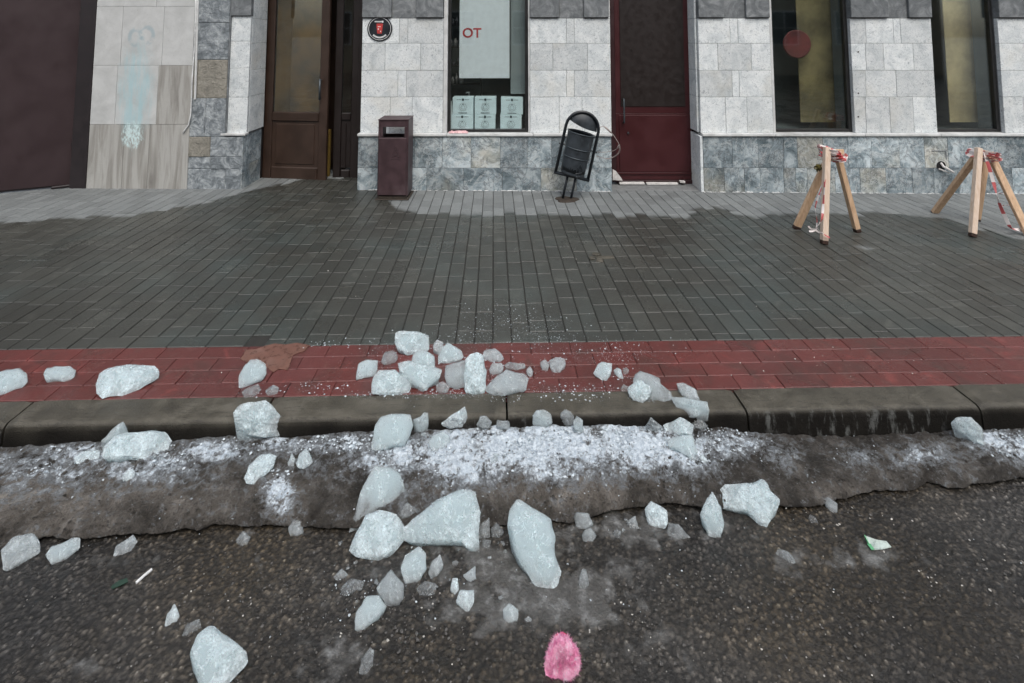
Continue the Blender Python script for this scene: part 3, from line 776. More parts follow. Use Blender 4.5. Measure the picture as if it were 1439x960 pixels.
# ------------------------------------------------------------------ stone facade
fac = thing('stone_facade', (0, YW, 0), 'shop front of pale stone blocks on a blue-grey marble plinth, with doors and show windows', 'building')
LZ0, LZ1 = .572, .602                        # ledge underside and top
HTOP = 2.75
rt = random.Random(5)
def zc(py): return fz(py)
C4, C3, C2 = zc(26), zc(61), zc(99)
C1 = zc(136.5)
courses = [(LZ1, C1), (C1, C2), (C2, C3), (C3, C4)]
back = MB(); lite = MB(); slab = MB(); upper = MB(); piers, slabs_, plinths, ledges = [], [], [], []
G = .0016
def pier(x0, x1, joints, slabs, yf=YW):
    lite = MB(); slab = MB(); piers.append(lite); slabs_.append(slab)
    # joints: for each course (bottom first) pixel positions of its vertical joints
    for (z0, z1), jl in zip(courses, joints):
        zm = (z0 + z1) / 2; d = 0
        xs = [x0] + sorted(v for v in (fx(j, 188 - (zm - LZ1) * 128) for j in jl) if x0 + .02 < v < x1 - .02) + [x1]
        for a, b in zip(xs[:-1], xs[1:]):
            yo = rt.uniform(-.0015, .0015)
            lite.box(a + G, b - G, yf + yo, yf + .05, z0 + G, z1 - G, .0022, rt.random())
    # rusticated dark slabs over the courses, grey strips between
    z0 = C4
    xs = [x0] + [fx(j, 20) for j in slabs] + [x1]
    for k, (a, b) in enumerate(zip(xs[:-1], xs[1:])):
        if k % 2 == 0: slab.box(a + G, b - .004, yf - .030, yf + .05, z0 + .010, z0 + .62, .004, rt.random())
        else: slab.box(a + G, b - G, yf + .002, yf + .05, z0 + G, z0 + .62, .003, rt.uniform(.7, 1))
        slab.box(a + G, b - G, yf - (.026 if k % 2 == 0 else -.002), yf + .05, z0 + .63, HTOP, .004, rt.random())
    back.box(x0 + .004, x1 - .004, yf + .006, yf + .30, LZ1 - .01, HTOP + .4, .001)
xd1a, xd1b = fx(347), fx(506)                # first doorway
xw1a, xw1b = fx(622), fx(745)
xd2a, xd2b = fx(858), fx(985)
xw3a, xw3b = fx(1087), fx(1202)
xw4a, xw4b = fx(1318), fx(1413)
pier(xd1b, xw1a, [[548, 579], [559, 571], [541, 591], [561, 573]], [551, 585])
pier(xw1b, xd2a, [[786, 818], [796, 807], [777, 826], [796, 807]], [786, 820])
pier(xd2b, xw3a, [[1020, 1050], [1029, 1039], [1009, 1056], [1026, 1037]], [1017, 1047])
pier(xw3b, xw4a, [[1217, 1251, 1284], [1217, 1260], [1217, 1242, 1284], [1217, 1256, 1266]], [1247, 1275])
pier(xw4b, 7.6, [[1440, 1490, 1540, 1600], [1455, 1500, 1570], [1440, 1480, 1530, 1590], [1460, 1500, 1560]], [1450, 1480, 1560, 1600])
lintels = []
# over the openings (above the picture) the wall closes
for a, b in ((xd1a, xd1b), (xw1a, xw1b), (xd2a, xd2b), (xw3a, xw3b), (xw4a, xw4b)):
    lin = MB(); lintels.append(lin); lin.box(a, b, YW + .01, YW + .05, HTOP, HTOP + .4, .003, rt.random())
    back.box(a, b, YW + .052, YW + .30, HTOP, HTOP + .4, .001)
xx = -6.2
while xx < 7.6:                               # upper storeys, above the picture
    for k in range(9):
        upper.box(xx + G, min(7.6, xx + .62) - G, YW - .002, YW + .048, HTOP + .4 + k * .42 + G, HTOP + .82 + k * .42 - G, .003, rt.random())
    xx += .62
back.box(-6.2, 7.6, YW + .05, YW + .30, HTOP + .4, HTOP + 4.2, .001)
# reveals of the openings in pale stone
reveals = []
def reveal(x, sgn, y1, z0=LZ1):
    mb = MB(); reveals.append(mb)
    for (a, b) in courses + [(C4, C4 + .62)]:
        if b > z0: mb.box(x - (.02 if sgn > 0 else 0), x + (0 if sgn > 0 else .02), YW + .052, y1, max(a, z0) + G, b - G, .002, rt.uniform(.75, 1))
# plinth
def plinth(x0, x1, yf, j1, j2):
    zb = -.09; zm = zc(235.5); grey = MB(); plinths.append(grey)
    for (z0, z1, jl) in ((zb, zm, j2), (zm, LZ0, j1)):
        py = 250 if z0 == zb else 212
        xs = [x0] + [v for v in (fx(j, py) for j in jl) if x0 + .03 < v < x1 - .03] + [x1]
        for a, b in zip(xs[:-1], xs[1:]):
            grey.box(a + G * .8, b - G * .8, yf + rt.uniform(-.002, .002), yf + .05, z0 + G, z1 - G, .002, rt.random())
    back.box(x0 + .005, x1 - .005, yf + .008, yf + .28, zb, LZ0, .001)
plinth(xd1b - .012, xd2a + .004, YW - .022, [545, 583, 622, 662, 703, 741, 775, 815], [560, 600, 652, 706, 760, 810])
plinth(xd2b + .012, 7.6, YW - .022, [1028, 1064, 1100, 1119, 1155, 1190, 1223, 1262, 1297, 1330, 1365, 1400, 1450, 1500, 1560], [1017, 1045, 1067, 1100, 1117, 1133, 1172, 1207, 1243, 1280, 1310, 1345, 1380, 1420, 1470, 1530])
# ledge stones
def run_ledge(x0, x1, cuts):
    xs = [x0] + [fx(c) for c in cuts] + [x1]; ledge = MB(); ledges.append(ledge)
    for a, b in zip(xs[:-1], xs[1:]): ledge.box(a + .001, b - .001, YW - .046, YW + .12, LZ0, LZ1, .006, rt.random())
run_ledge(xd1b - .02, xd2a + .012, [628, 749, 800])
run_ledge(xd2b + .004, 7.6, [1087, 1212, 1318, 1439])
# left reveal of the second doorway pier: pale strip beside the plinth
mbr = MB(); reveals.append(mbr)
for z0, z1 in ((-.08, zc(236)), (zc(236), LZ0)): mbr.box(xd2b - .02, xd2b + .010, YW - .020, YW + .30, z0 + G, z1 - G, .003, .8)
reveal(xd2b, 1, YW + .30); reveal(xd2a, -1, YW + .30)
reveal(xd1b, -1, YW + .42)
# --- left pilaster: rough stones, a pale recessed strip and the reveal of the doorway
rough = MB()
xp0, xp1, xp2 = fx(262, 264), fx(317), fx(346)
def rrow(py0, py1, cuts, x0=xp0, x1=xp1, tones=None):
    z1_, z0_ = fz(py0), fz(py1)
    xs = [x0] + [fx(c, (py0 + py1) / 2) for c in cuts] + [x1]
    for k, (a, b) in enumerate(zip(xs[:-1], xs[1:])):
        rough.box(a + .001, b - .001, YW - .020 + rt.uniform(-.005, .004), YW + .05, z0_ + .001, z1_ - .001, .005, (tones[k] if tones else rt.random()))
xpr = fx(341, 230)
rrow(237, 279, [317], xp0, xpr, [.2, .3]); rrow(220, 237, [297], xp0, xpr, [.1, .15]); rrow(192, 220, [297], xp0, xpr, [.9, .25])
rrow(138, 192, [290], xp0, xp1, [.35, .3]); rrow(84, 138, [279], xp0, xp1, [.75, .85]); rrow(32, 84, [], xp0, xp1, [.05]); rrow(-26, 32, [], xp0, xp1, [.2]); rrow(-80, -26, [], xp0, xp1, [.8]); rrow(-150, -80, [290], xp0, xp1, [.3, .1])
pst = MB(); pslab = MB(); pled = MB(); pgrey = MB()
for (a, b), t in zip(((190, 137), (137, 96), (96, 58), (58, 21)), (.55, .5, .6, .65)):
    pst.box(xp1 + .010, xp2 - G, YW + .012, YW + .05, fz(a) + G, fz(b) - G, .002, t)
pslab.box(xp1 + .010, xp2 + .006, YW - .012, YW + .05, C4 + .03, HTOP, .004, .8)
pslab.box(xp1, xp1 + .010, YW - .012, YW + .05, LZ1, HTOP, .001, .0)
pled.box(fx(312), fx(345) + .012, YW - .035, YW + .05, LZ0 + .006, LZ1, .004, .5)
reveal(xp2, 1, YW + .40)
for z0, z1, tn in ((-.08, fz(234), .35), (fz(234), LZ0 + .004, .6)): pgrey.box(xpr - .02, xpr + .006, YW + .052, YW + .40, z0 + G, z1 - G, .002, tn)
pgrey.box(xpr - .03, xpr + .004, YW - .018, YW + .050, -.08, LZ0, .002, .5)
back.box(xp0 + .004, xp2 - .022, YW + .03, YW + .40, -.09, HTOP + .4, .001)
back.build('wall', M['joint'], fac)
for m_ in piers: m_.build('pier_facing', M['light'], fac)
for m_ in reveals: m_.build('reveal', M['light'], fac)
pst.build('pilaster_strip', M['light'], fac); upper.build('upper_facing', M['light'], fac)
for m_ in slabs_ + [pslab]: m_.build('rusticated_slab', M['slab'], fac)
for m_ in lintels: m_.build('lintel', M['slab'], fac)
for m_ in plinths + [pgrey]: m_.build('plinth', M['grey'], fac)
for m_ in ledges + [pled]: m_.build('ledge', M['ledge'], fac)
rough.build('pilaster', M['rough'], fac)
# --- windows
def window(x0, x1, zb, yg, name='window'):
    f = MB(); t = .030
    f.box(x0, x0 + t, yg - .03, yg + .03, zb, HTOP, .003); f.box(x1 - t, x1, yg - .03, yg + .03, zb, HTOP, .003)
    f.box(x0 + t, x1 - t, yg - .03, yg + .03, zb, zb + t, .003); f.box(x0 + t, x1 - t, yg - .03, yg + .03, HTOP - t, HTOP, .003)
    fo = f.build(name, M['frame'], fac)
    g = MB(); g.box(x0 + t - .002, x1 - t + .002, yg - .004, yg + .004, zb + t - .002, HTOP - t, .0005)
    g.build('pane', M['glass'], fo)
    return fo
def trim(x0, x1, z0=LZ1):
    e = MB(); e.box(x0, x1, YW + .004, YW + .075, z0, HTOP, .003); return e.build('window_trim', M['ledge'], fac)
trim(xw1a + .001, fx(628) - .002); trim(fx(742) + .004, xw1b - .001)
window(fx(628), fx(742), LZ1 + .001, YW + .075)
trim(fx(1087) + .001, fx(1091))
window(fx(1091), fx(1202) - .002, LZ1 + .001, YW + .085)
window(fx(1319), fx(1412), LZ1 + .001, YW + .085)
# rooms behind the show windows
def room(x0, x1, depth, mat):
    y0, y1 = YW + .31, YW + depth; r = MB()
    z0, z1 = LZ1 - .02, HTOP
    xi0, xi1 = x0, x1; x0, x1 = x0 - .55, x1 + .55
    v = [(x0, y0, z0), (x1, y0, z0), (x1, y1, z0), (x0, y1, z0), (x0, y0, z1), (x1, y0, z1), (x1, y1, z1), (x0, y1, z1)]
    r.add(v, [(0, 1, 2, 3), (4, 5, 6, 7), (2, 3, 7, 6), (0, 3, 7, 4), (1, 2, 6, 5)])
    x0, x1 = xi0, xi1
    r.box(x0, x1, YW + .12, YW + .31, LZ1 - .03, LZ1 - .001, .001)
    for a in (x0, x1): r.box(a - .01, a + .01, YW + .11, YW + .31, LZ1, HTOP, .001)
    return r.build('shop_interior', mat, fac, recalc=False)
room(xw1a + .01, xw1b - .01, 1.3, M['dark_room']); room(xw3a + .01, xw3b - .01, 1.0, M['dark_room']); room(xw4a + .01, xw4b - .01, 1.2, M['dark_room'])
# --- first door: brown, left leaf ajar
def door_leaf(name, hinge, w, ang, mat, rails, z0, z1, t=.045, stile=.10, glass=None, parent=None, bottom=.15):
    # built along +x from the hinge, then swung by ang about z
    rot = Matrix.Rotation(ang, 3, 'Z')
    mb = MB()
    def bx(x0, x1, y0, y1, a, b, bev, tone=.5):
        o = len(mb.v); mb.box(x0, x1, y0, y1, a, b, bev, tone)
        for i in range(o, len(mb.v)): mb.v[i] = tuple(rot @ Vector(mb.v[i]) + Vector(hinge))
    bx(0, stile, 0, t, z0, z1, .006); bx(w - stile, w, 0, t, z0, z1, .006)
    bx(stile + .001, w - stile - .001, .002, t - .002, z0 + .001, z0 + bottom, .012)
    for r0, r1 in rails: bx(stile + .001, w - stile - .001, -.006, t - .002, r0, r1, .010)
    bx(stile, w - stile, .014, t - .012, z0 + .12, rails[0][1] - .02, .004)
    bx(stile + .05, w - stile - .05, .006, .02, z0 + bottom + .03, rails[0][0] - .03, .007)
    o = mb.build(name, mat, parent)
    if glass:
        mb2 = MB(); mb = mb2
        bx(stile - .002, w - stile + .002, .016, .022, rails[-1][1] - .002, z1 - .06, .001)
        mb2.build('pane', glass, o)
    return o
d1 = MB(); yd = YW + .43
zfl = -.015
xa, xb = on_y(360, 250, yd).x, on_y(504, 250, yd).x
d1.box(xa - .05, xa + .055, yd, yd + .09, zfl, HTOP, .004); d1.box(xb - .03, xb + .08, yd, yd + .09, zfl, HTOP, .004); d1.box(xa + .056, xb - .031, yd, yd + .09, zfl - .01, zfl + .012, .003)
dr = d1.build('entrance_door', M['brown_dark'], fac)
zr0, zr1 = fz(170, y=yd), fz(157, y=yd)
hx = xa + .058
wl = on_y(457, 250, yd - .1).x - hx
lf = door_leaf('door_leaf', (hx, yd + .01, 0), wl, R(-6.5), M['brown'], [(zr0, zr1)], zfl + .012, HTOP, glass=M['glass'], parent=dr)
mb = MB(); q = Matrix.Rotation(R(-6.5), 3, 'Z')
for (u0, u1, wz) in ((.11, wl - .11, 1),):
    c_ = Vector((hx, yd + .01, 0)) + q @ Vector(((u0 + u1) / 2, .034, 0)); mb.box(c_.x - (u1 - u0) / 2, c_.x + (u1 - u0) / 2, c_.y - .003, c_.y + .003, zr1, HTOP - .06, .001, .5, q)
mb.build('inner_curtain', simple('brown_gold_curtain', (.095, .05, .012), .8, var=.6, scale=2.2), lf)
x2 = on_y(467, 250, yd + .04).x
lf2 = door_leaf('door_leaf', (x2, yd + .04, 0), xb - .032 - x2, 0, M['brown_dark'], [(zr0, zr1 - .02)], zfl + .012, HTOP, stile=.085, parent=dr, bottom=.10, glass=M['glass'])
e = MB(); x3 = on_y(457, 220, yd + .10).x
e.box(x3 - .02, x3 + .055, yd + .092, yd + .13, zfl, fz(182, y=yd + .1), .003); e.build('door_edge', M['ochre'], dr)
e = MB(); e.box(xa - .05, xb + .08, yd + .55, yd + .57, zfl, HTOP, .001)
e.build('vestibule_wall', M['brown'], fac)
e = MB(); e.box(on_y(385, 60, yd + .3).x, on_y(440, 60, yd + .3).x, yd + .30, yd + .31, fz(165, y=yd + .3), fz(-10, y=yd + .3), .001)
e.build('poster', M['olive'], fac)
e = MB(); hh = on_y(451, 140, yd - .06); e.tube([(hh.x, hh.y - .05, hh.z + .0), (hh.x, hh.y - .05, hh.z + .24)], .011, 8); e.tube([(hh.x, hh.y - .05, hh.z + .02), (hh.x, hh.y + .03, hh.z + .02)], .008, 8); e.tube([(hh.x, hh.y - .05, hh.z + .22), (hh.x, hh.y + .03, hh.z + .22)], .008, 8)
e.build('handle', M['bin_band'], lf, smooth=True)
# --- second door: dark red
d2 = MB(); yd2 = YW + .26
xa, xb = on_y(861, 250, yd2).x, on_y(981, 250, yd2).x
z0 = fz(256, y=yd2)
d2.box(xa - .04, xa + .045, yd2, yd2 + .08, z0, HTOP, .004); d2.box(xb - .055, xb + .03, yd2, yd2 + .08, z0, HTOP, .004); d2.box(xa + .046, xb - .056, yd2, yd2 + .08, z0 - .02, z0 + .02, .003)
dr2 = d2.build('shop_door', M['maroon_dark'], fac)
mb = MB(); w0, w1 = xa + .047, xb - .057
mb.box(w0, w1, yd2 + .018, yd2 + .06, z0 + .021, fz(160, y=yd2), .003)
mb.box(w0 + .035, w1 - .035, yd2 + .010, yd2 + .024, fz(243, y=yd2) + .005, fz(162, y=yd2), .004)
mb.box(w0 + .01, w1 - .01, yd2 + .004, yd2 + .018, fz(245, y=yd2) - .004, fz(243, y=yd2) + .003, .002)
mb.box(w0, w1, yd2 + .020, yd2 + .06, fz(160, y=yd2) + .001, HTOP - .001, .003)
lf3 = mb.build('door_leaf', M['maroon'], dr2)
mb = MB(); kx = on_y(883, 187, yd2).x; kz = fz(187, y=yd2)
mb.lathe([(.0005, .016), (.010, .015), (.012, .0), (.018, -.004)], (kx, yd2 + .010, kz), Matrix.Rotation(R(90), 3, 'X'), 14); mb.build('lock', M['bin_band'], lf3)
mb = MB(); kx = on_y(876, 160, yd2).x; mb.tube([(kx, yd2 + .012, kz + .12), (kx, yd2 - .04, kz + .12), (kx, yd2 - .045, kz + .14), (kx, yd2 - .045, kz + .36), (kx, yd2 - .04, kz + .38), (kx, yd2 + .012, kz + .38)], .009, 8); mb.build('handle', M['bin_band'], lf3, smooth=True)
mb = MB(); mb.box(w0 + .06, w1 - .06, yd2 + .012, yd2 + .019, fz(150, y=yd2), HTOP - .1, .002); mb.build('door_panel', M['brown_dark'], dr2)
mb = MB(); mb.box(xa - .05, xb + .05, YW + .03, yd2 + .1, -.10, z0 - .021, .006); mb.build('threshold', M['joint'], fac)
mb = MB()
for (a, b, zt) in ((870, 905, 257), (908, 952, 257.5), (955, 962, 255)):
    p, q = on_y(a, zt, yd2 - .03), on_y(b, zt, yd2 - .03); mb.box(p.x, q.x, yd2 - .06, yd2 - .01, p.z - .012, p.z + .008, .003, rt.random())
mb.build('sill_strip', M['plaster'], fac)
# mortar squeezed out at the foot of the plinth
mb = MB()
for k in range(260):
    a = rt.uniform(xd2b, 7.0) if k < 170 else rt.uniform(xd1b, xd2a); r = rt.uniform(.004, .015)
    vs, fs = lump(r, rt); y = YW - .026 - rt.uniform(0, .012)
    mb.add([(a + x * 1.8, y + yy, -SLOPE * a + .002 + z * .7) for x, yy, z in vs], fs, rt.random())
stuff(mb.build('mortar_fillet', M['ledge'], fac))
# broken pipe opening in the plinth
c = on_y(1322, 233, YW - .022)
mb = MB(); mb.lathe([(.046, .0), (.055, -.012), (.066, -.004), (.068, .004)], (c.x, c.y, c.z), Matrix.Rotation(R(90), 3, 'X'), 28)
fp = mb.build('pipe_opening', M['plaster'], fac)
mb = MB(); mb.lathe([(.0005, .004), (.050, .003)], (c.x, c.y - .004, c.z), Matrix.Rotation(R(90), 3, 'X'), 28); mb.build('opening_mouth', M['hole'], fp)
mb = MB(); mb.tube([(c.x + .0, c.y - .004, c.z + .03), (c.x + .004, c.y - .03, c.z + .0), (c.x + .03, c.y - .05, c.z - .02), (c.x + .085, c.y - .06, c.z - .055)], .012, 10)
mb.tube([(c.x - .03, c.y - .006, c.z - .03), (c.x + .02, c.y - .03, c.z - .05), (c.x + .06, c.y - .03, c.z - .068)], .008, 8)
mb.build('pipe_stub', M['plaster'], fp, smooth=True)
mb = MB(); p, q = on_y(1309, 212, YW - .022), on_y(1329, 212, YW - .022)
mb.box(p.x, q.x, YW - .028, YW - .018, p.z - .004, p.z + .004, .001); mb.box(q.x - .004, q.x + .004, YW - .028, YW - .018, p.z - .09, p.z - .006, .001)
mb.build('repair_groove', M['slab'], fac)
# bolts in the pale strip by the third window
for py in (73, 131, 164):
    mb = MB(); b = on_y(1206, py, YW); mb.lathe([(.0005, .006), (.007, .005), (.008, -.001)], (b.x, b.y - .001, b.z), Matrix.Rotation(R(90), 3, 'X'), 10, rt.random())
    mb.build('bolt', M['rust'], fac)

# ------------------------------------------------------------------ what stands in the windows
names = [(636, 665, 137, 160, 'pale blue carton with round printed emblem, top row at the far left of the window'),
         (667, 697, 137, 160, 'pale blue carton with round printed emblem, middle one of the top row in the window'),
         (704, 735, 137.5, 160.5, 'pale blue carton with round printed emblem, top row at the right beyond the dark gap'),
         (634, 665, 161, 181, 'pale blue carton under the far left top carton in the window'),
         (667, 696, 161, 181, 'pale blue carton under the middle top carton in the window'),
         (703, 733, 161.5, 181, 'pale blue carton under the right top carton, beyond the dark gap')]
yb = YW + .088
for (x0, x1, y0, y1, lab) in names:
    a, b = on_y(x0, y0, yb), on_y(x1, y1, yb)
    zb = LZ1 + .0 if y1 > 175 else on_y(x0, 161, yb).z
    if y1 > 175: a.z = on_y(x0, 161.2, yb).z
    mb = MB(); mb.box(a.x, b.x, yb + rt.uniform(0, .006), yb + .17, zb, a.z, .003)
    bo = tag(mb.build('carton', M['box'], origin=((a.x + b.x) / 2, yb + .08, zb)), lab, 'carton', 'cartons in the show window')
    pr = MB(); cx = (a.x + b.x) / 2; zt = a.z; yf = yb - .0012
    def disc(cx, cz, r, r2=0.0, seg=24):
        vs, fs = [], []
        for k in range(seg):
            an = 2 * math.pi * k / seg; vs += [(cx + math.cos(an) * r, yf, cz + math.sin(an) * r), (cx + math.cos(an) * r2, yf, cz + math.sin(an) * r2)]
        for k in range(seg): j = (k + 1) % seg; fs.append((2 * k, 2 * j, 2 * j + 1, 2 * k + 1))
        pr.add(vs, fs)
    disc(cx, zt - .024, .014, .0005)
    for sx in (-1, 1):
        for q in range(5): pr.box(cx + sx * (.024 + q * .010) - .0038, cx + sx * (.024 + q * .010) + .0038, yf - .0003, yf + .0003, zt - .0275, zt - .0215, .0001)
    cz = zt - .105
    disc(cx, cz, .040, .0375, 32)
    for k in range(14):
        an = 2 * math.pi * k / 14; disc(cx + math.cos(an) * .050, cz + math.sin(an) * .050, .0022, .0003, 6)
    pts = [(-.018, -.02), (.018, -.02), (.023, .0), (.01, .018), (.0, .034), (-.01, .018), (-.023, .0)]
    for k in range(7):
        p, q = pts[k], pts[(k + 1) % 7]; pr.tube([(cx + p[0], yf, cz + p[1]), (cx + q[0], yf, cz + q[1])], .0014, 4)
    disc(cx, cz + .030, .006, .0003, 10)
    if y1 < 170:
        for q in range(7): pr.box(cx - .048 + q * .014, cx - .038 + q * .014, yf - .0003, yf + .0003, zt - .172, zt - .163, .0001)
    pr.build('carton_print', M['ink'], bo)
for (px, yt, zb_, lab) in ((632, 128, LZ1, 'milky pump bottle beside the far left cartons, against the window frame'), (659, 130, LZ1, 'milky pump bottle whose nozzle peeps over the far left cartons')):
    yy = yb + (.03 if px < 640 else .24); p = on_y(px, yt, yy); sc = (p.z - LZ1)
    mb = MB(); mb.lathe([(.0005, 0), (.030, .002), (.032, .02), (.032, sc * .62), (.022, sc * .74), (.010, sc * .78), (.010, sc * .80)], (p.x, yy, LZ1), None, 18)
    bo = tag(mb.build('pump_bottle', M['bottle'], origin=(p.x, yy, LZ1), smooth=True), lab, 'bottle', 'pump bottles in the show window')
    pu = MB(); pu.tube([(p.x, yy, LZ1 + sc * .80), (p.x, yy, LZ1 + sc * .98)], .006, 8); pu.tube([(p.x + .008, yy, LZ1 + sc), (p.x - .028, yy, LZ1 + sc), (p.x - .034, yy, LZ1 + sc * .97)], .0065, 8)
    pu.build('pump', M['bottle'], bo)
# hanging white poster with red lettering
a, b = on_y(646, 4, yb + .06), on_y(716, 110, yb + .06)
mb = MB(); mb.box(a.x, b.x, yb + .06, yb + .064, b.z, a.z + .28, .001)
po = tag(mb.build('poster', M['paper']), 'tall white poster with red lettering hanging behind the window glass', 'poster')
tp = on_y(663, 47, yb + .056); text_mesh('OT', .15, 'lettering', M['red_print'], po, (tp.x, yb + .0585, tp.z), Matrix.Rotation(R(90), 3, 'X'))
mb = MB(); a2, b2 = on_y(717.5, 0, yb + .05), on_y(740, 120, yb + .05)
mb.box(a2.x, b2.x, yb + .10, yb + .106, fz(132, y=yb + .1), HTOP - .05, .001)
tag(mb.build('window_blind', M['shade_grey']), 'flat grey blind hanging right of the white poster', 'blind')
# shelf unit with goods at the left of the window
xs0, xs1 = on_y(630, 90, yb + .35).x, on_y(646, 90, yb + .35).x
mb = MB()
for py in (150, 118, 92, 66, 36): z = fz(py, y=yb + .35); mb.box(xs0 - .02, xs1 + .25, yb + .30, yb + .55, z - .008, z, .001)
for x in (xs0 - .02, xs1 + .25): mb.box(x - .006, x + .006, yb + .30, yb + .56, LZ1, HTOP - .2, .001)
shf = tag(mb.build('shelf_unit', M['frame']), 'narrow dark shelf unit of goods behind the left window edge', 'shelf')
# second and third window fittings
def blind(x0, x1, py0, py1, y, mat, lab):
    a, b = on_y(x0, 90, y), on_y(x1, 90, y); mb = MB(); mb.box(a.x, b.x, y, y + .012, fz(py1, y=y), fz(py0, y=y), .002)
    return tag(mb.build('window_blind', mat), lab, 'blind')
blind(1122, 1240, -40, 172, YW + .34, M['olive'], 'olive brown blind behind the window over the first trestle')
blind(1330, 1440, -40, 172, YW + .36, M['beige'], 'olive brown blind behind the rightmost window')
mb = MB(); c = on_y(1120, 62, YW + .20); mb.lathe([(.0005, -.01), (.15, -.01), (.16, 0), (.15, .01), (.0005, .01)], (c.x, c.y, c.z), Matrix.Rotation(R(90), 3, 'X'), 36)
tag(mb.build('window_sign', M['dull_red']), 'round dull red sign hanging in the window over the first trestle', 'sign')

# ------------------------------------------------------------------ round sign on the pier
c = on_y(534, 40.5, YW); rr = 17.5 / 128
mb = MB(); my = Matrix.Rotation(R(90), 3, 'X')
mb.lathe([(.0005, .010), (rr - .004, .010), (rr, .006), (rr, -.002), (.0005, -.002)], (c.x, c.y - .004, c.z), my, 48)
sg = tag(mb.build('round_sign', M['sign_black']), 'round black sign with a red cup on the pale pier', 'sign')
mb = MB(); yf = c.y - .0152
def flat(mb, pts, t=.0008): mb.prism([(c.x + x, yf, c.z + z) for x, z in pts], (0, t, 0))
vs, fs = [], []
for k in range(48):
    an = 2 * math.pi * k / 48
    for r in (rr * .90, rr * .865): vs.append((c.x + math.cos(an) * r, yf + .0006, c.z + math.sin(an) * r))
for k in range(48): j = (k + 1) % 48; fs.append((2 * k, 2 * j, 2 * j + 1, 2 * k + 1))
mb.add(vs, fs)
for cen, n, r, sgn in ((270, 15, rr * .70, 1),):
    for k in range(n):
        an = R(cen - 44 + 88 * k / (n - 1)); x, z = math.cos(an) * r, math.sin(an) * r
        ux, uz = -math.sin(an), math.cos(an); h = .009; w_ = .0042
        flat(mb, [(x - ux * w_ - math.cos(an) * h, z - uz * w_ - math.sin(an) * h), (x + ux * w_ - math.cos(an) * h, z + uz * w_ - math.sin(an) * h), (x + ux * w_ + math.cos(an) * h, z + uz * w_ + math.sin(an) * h), (x - ux * w_ + math.cos(an) * h, z - uz * w_ + math.sin(an) * h)])
for k in range(6): x = -.056 + k * .0125; flat(mb, [(x, .070), (x + .009, .070), (x + .009, .084), (x, .084)])
flat(mb, [(.030 + .012 * math.cos(a * .628), .077 + .012 * math.sin(a * .628)) for a in range(10)])
mb.build('lettering', M['white_print'], sg)
mb = MB(); flat(mb, [(-.026, -.052), (.024, -.052), (.032, .040), (-.034, .040)]); flat(mb, [(-.038, .043), (.036, .043), (.032, .056), (-.034, .056)])
mb.build('cup', M['cup_red'], sg)
mb = MB(); yf -= .0012; flat(mb, [(-.020, .018), (.012, .020), (.010, .026), (-.020, .026)]); flat(mb, [(.006, -.036), (.016, -.036), (.016, -.022), (.006, -.022)]); flat(mb, [(-.02, -.01), (-.008, -.012), (-.008, .004), (-.02, .004)])
mb.build('cup_highlight', M['white_print'], sg)

# ------------------------------------------------------------------ neighbouring wall of large slabs, cable, gate
nw = thing('panelled_wall', (fx(190, 262), YW, 0), 'narrow wall of large streaked beige slabs with faded turquoise spray paint beside the maroon gate', 'wall')
mb = MB(); yf = YW - .028
def slabp(px0, px1, py0, py1, tone):
    a = on_y(px0, (py0 + py1) / 2, yf).x; b = on_y(px1, (py0 + py1) / 2, yf).x
    mb.box(a + .0012, b - .0012, yf + rt.uniform(-.002, .002), yf + .04, fz(py1, y=yf) + .0012, fz(py0, y=yf) - .0012, .002, tone)
xL, xR = on_y(128, 140, yf).x, on_y(268, 140, yf).x
def row(py0, py1, cuts, tones):
    pm = (py0 + py1) / 2; z1, z0 = fz(py0, y=yf), fz(py1, y=yf)
    xs = [xL] + [on_y(c_, pm, yf).x for c_ in cuts] + [xR]
    for k, (a, b) in enumerate(zip(xs[:-1], xs[1:])): mb.box(a + .0012, b - .0012, yf + rt.uniform(-.002, .002), yf + .04, z0 + .0012, z1 - .0012, .002, tones[k])
row(175, 282, [172, 208], [.31, .12, .22]); row(92, 175, [163, 221], [.9, .7, .36]); row(9, 92, [171, 229], [.85, .65, .78]); row(-80, 9, [222], [.75, .6]); row(-180, -80, [180, 229], [.8, .3, .7]); row(-420, -180, [180, 229], [.4, .6, .7])
mb.build('slab', M['panel'], nw)
mb = MB(); mb.box(xL, xR - .001, yf + .012, yf + .36, -.09, 3.6, .001); mb.build('backing', M['joint'], nw)
mb = MB()
pts = [(276, -30), (275, 20), (273, 70), (270, 110), (269, 140), (268, 160), (265, 175), (259, 184), (257, 187)]
P3 = [on_y(a, b, YW - .040) for a, b in pts]
mb.tube(P3, .0075, 8); tag(mb.build('cable', M['cable'], smooth=True), 'grey-white cable hanging down the joint between slabs and rough stones', 'cable')
mb = MB(); a = on_y(279, -30, YW - .03); b = on_y(274, 140, YW - .03); mb.bar(tuple(a), tuple(b), .022, .014, .003, side=(1, 0, 0)); tag(mb.build('cable_duct', M['ledge']), 'pale flat cable duct running down beside the grey-white cable', 'duct')
gt = thing('metal_gate', (-4.95, 5.78, 0), 'dark maroon sheet metal gate at the left edge', 'gate')
pA, pB = Vector((on_ground(108, 262).x, on_ground(108, 262).y - .0)), Vector((on_ground(0, 272).x, on_ground(0, 272).y))
hA = Vector((pA[0], pA[1], 0)); dirn = (Vector((pB[0], pB[1], 0)) - hA).normalized(); nrm = Vector((-dirn.y, dirn.x, 0))
if nrm.y > 0: nrm = -nrm
end = hA + dirn * 2.4; zg = -SLOPE * hA.x
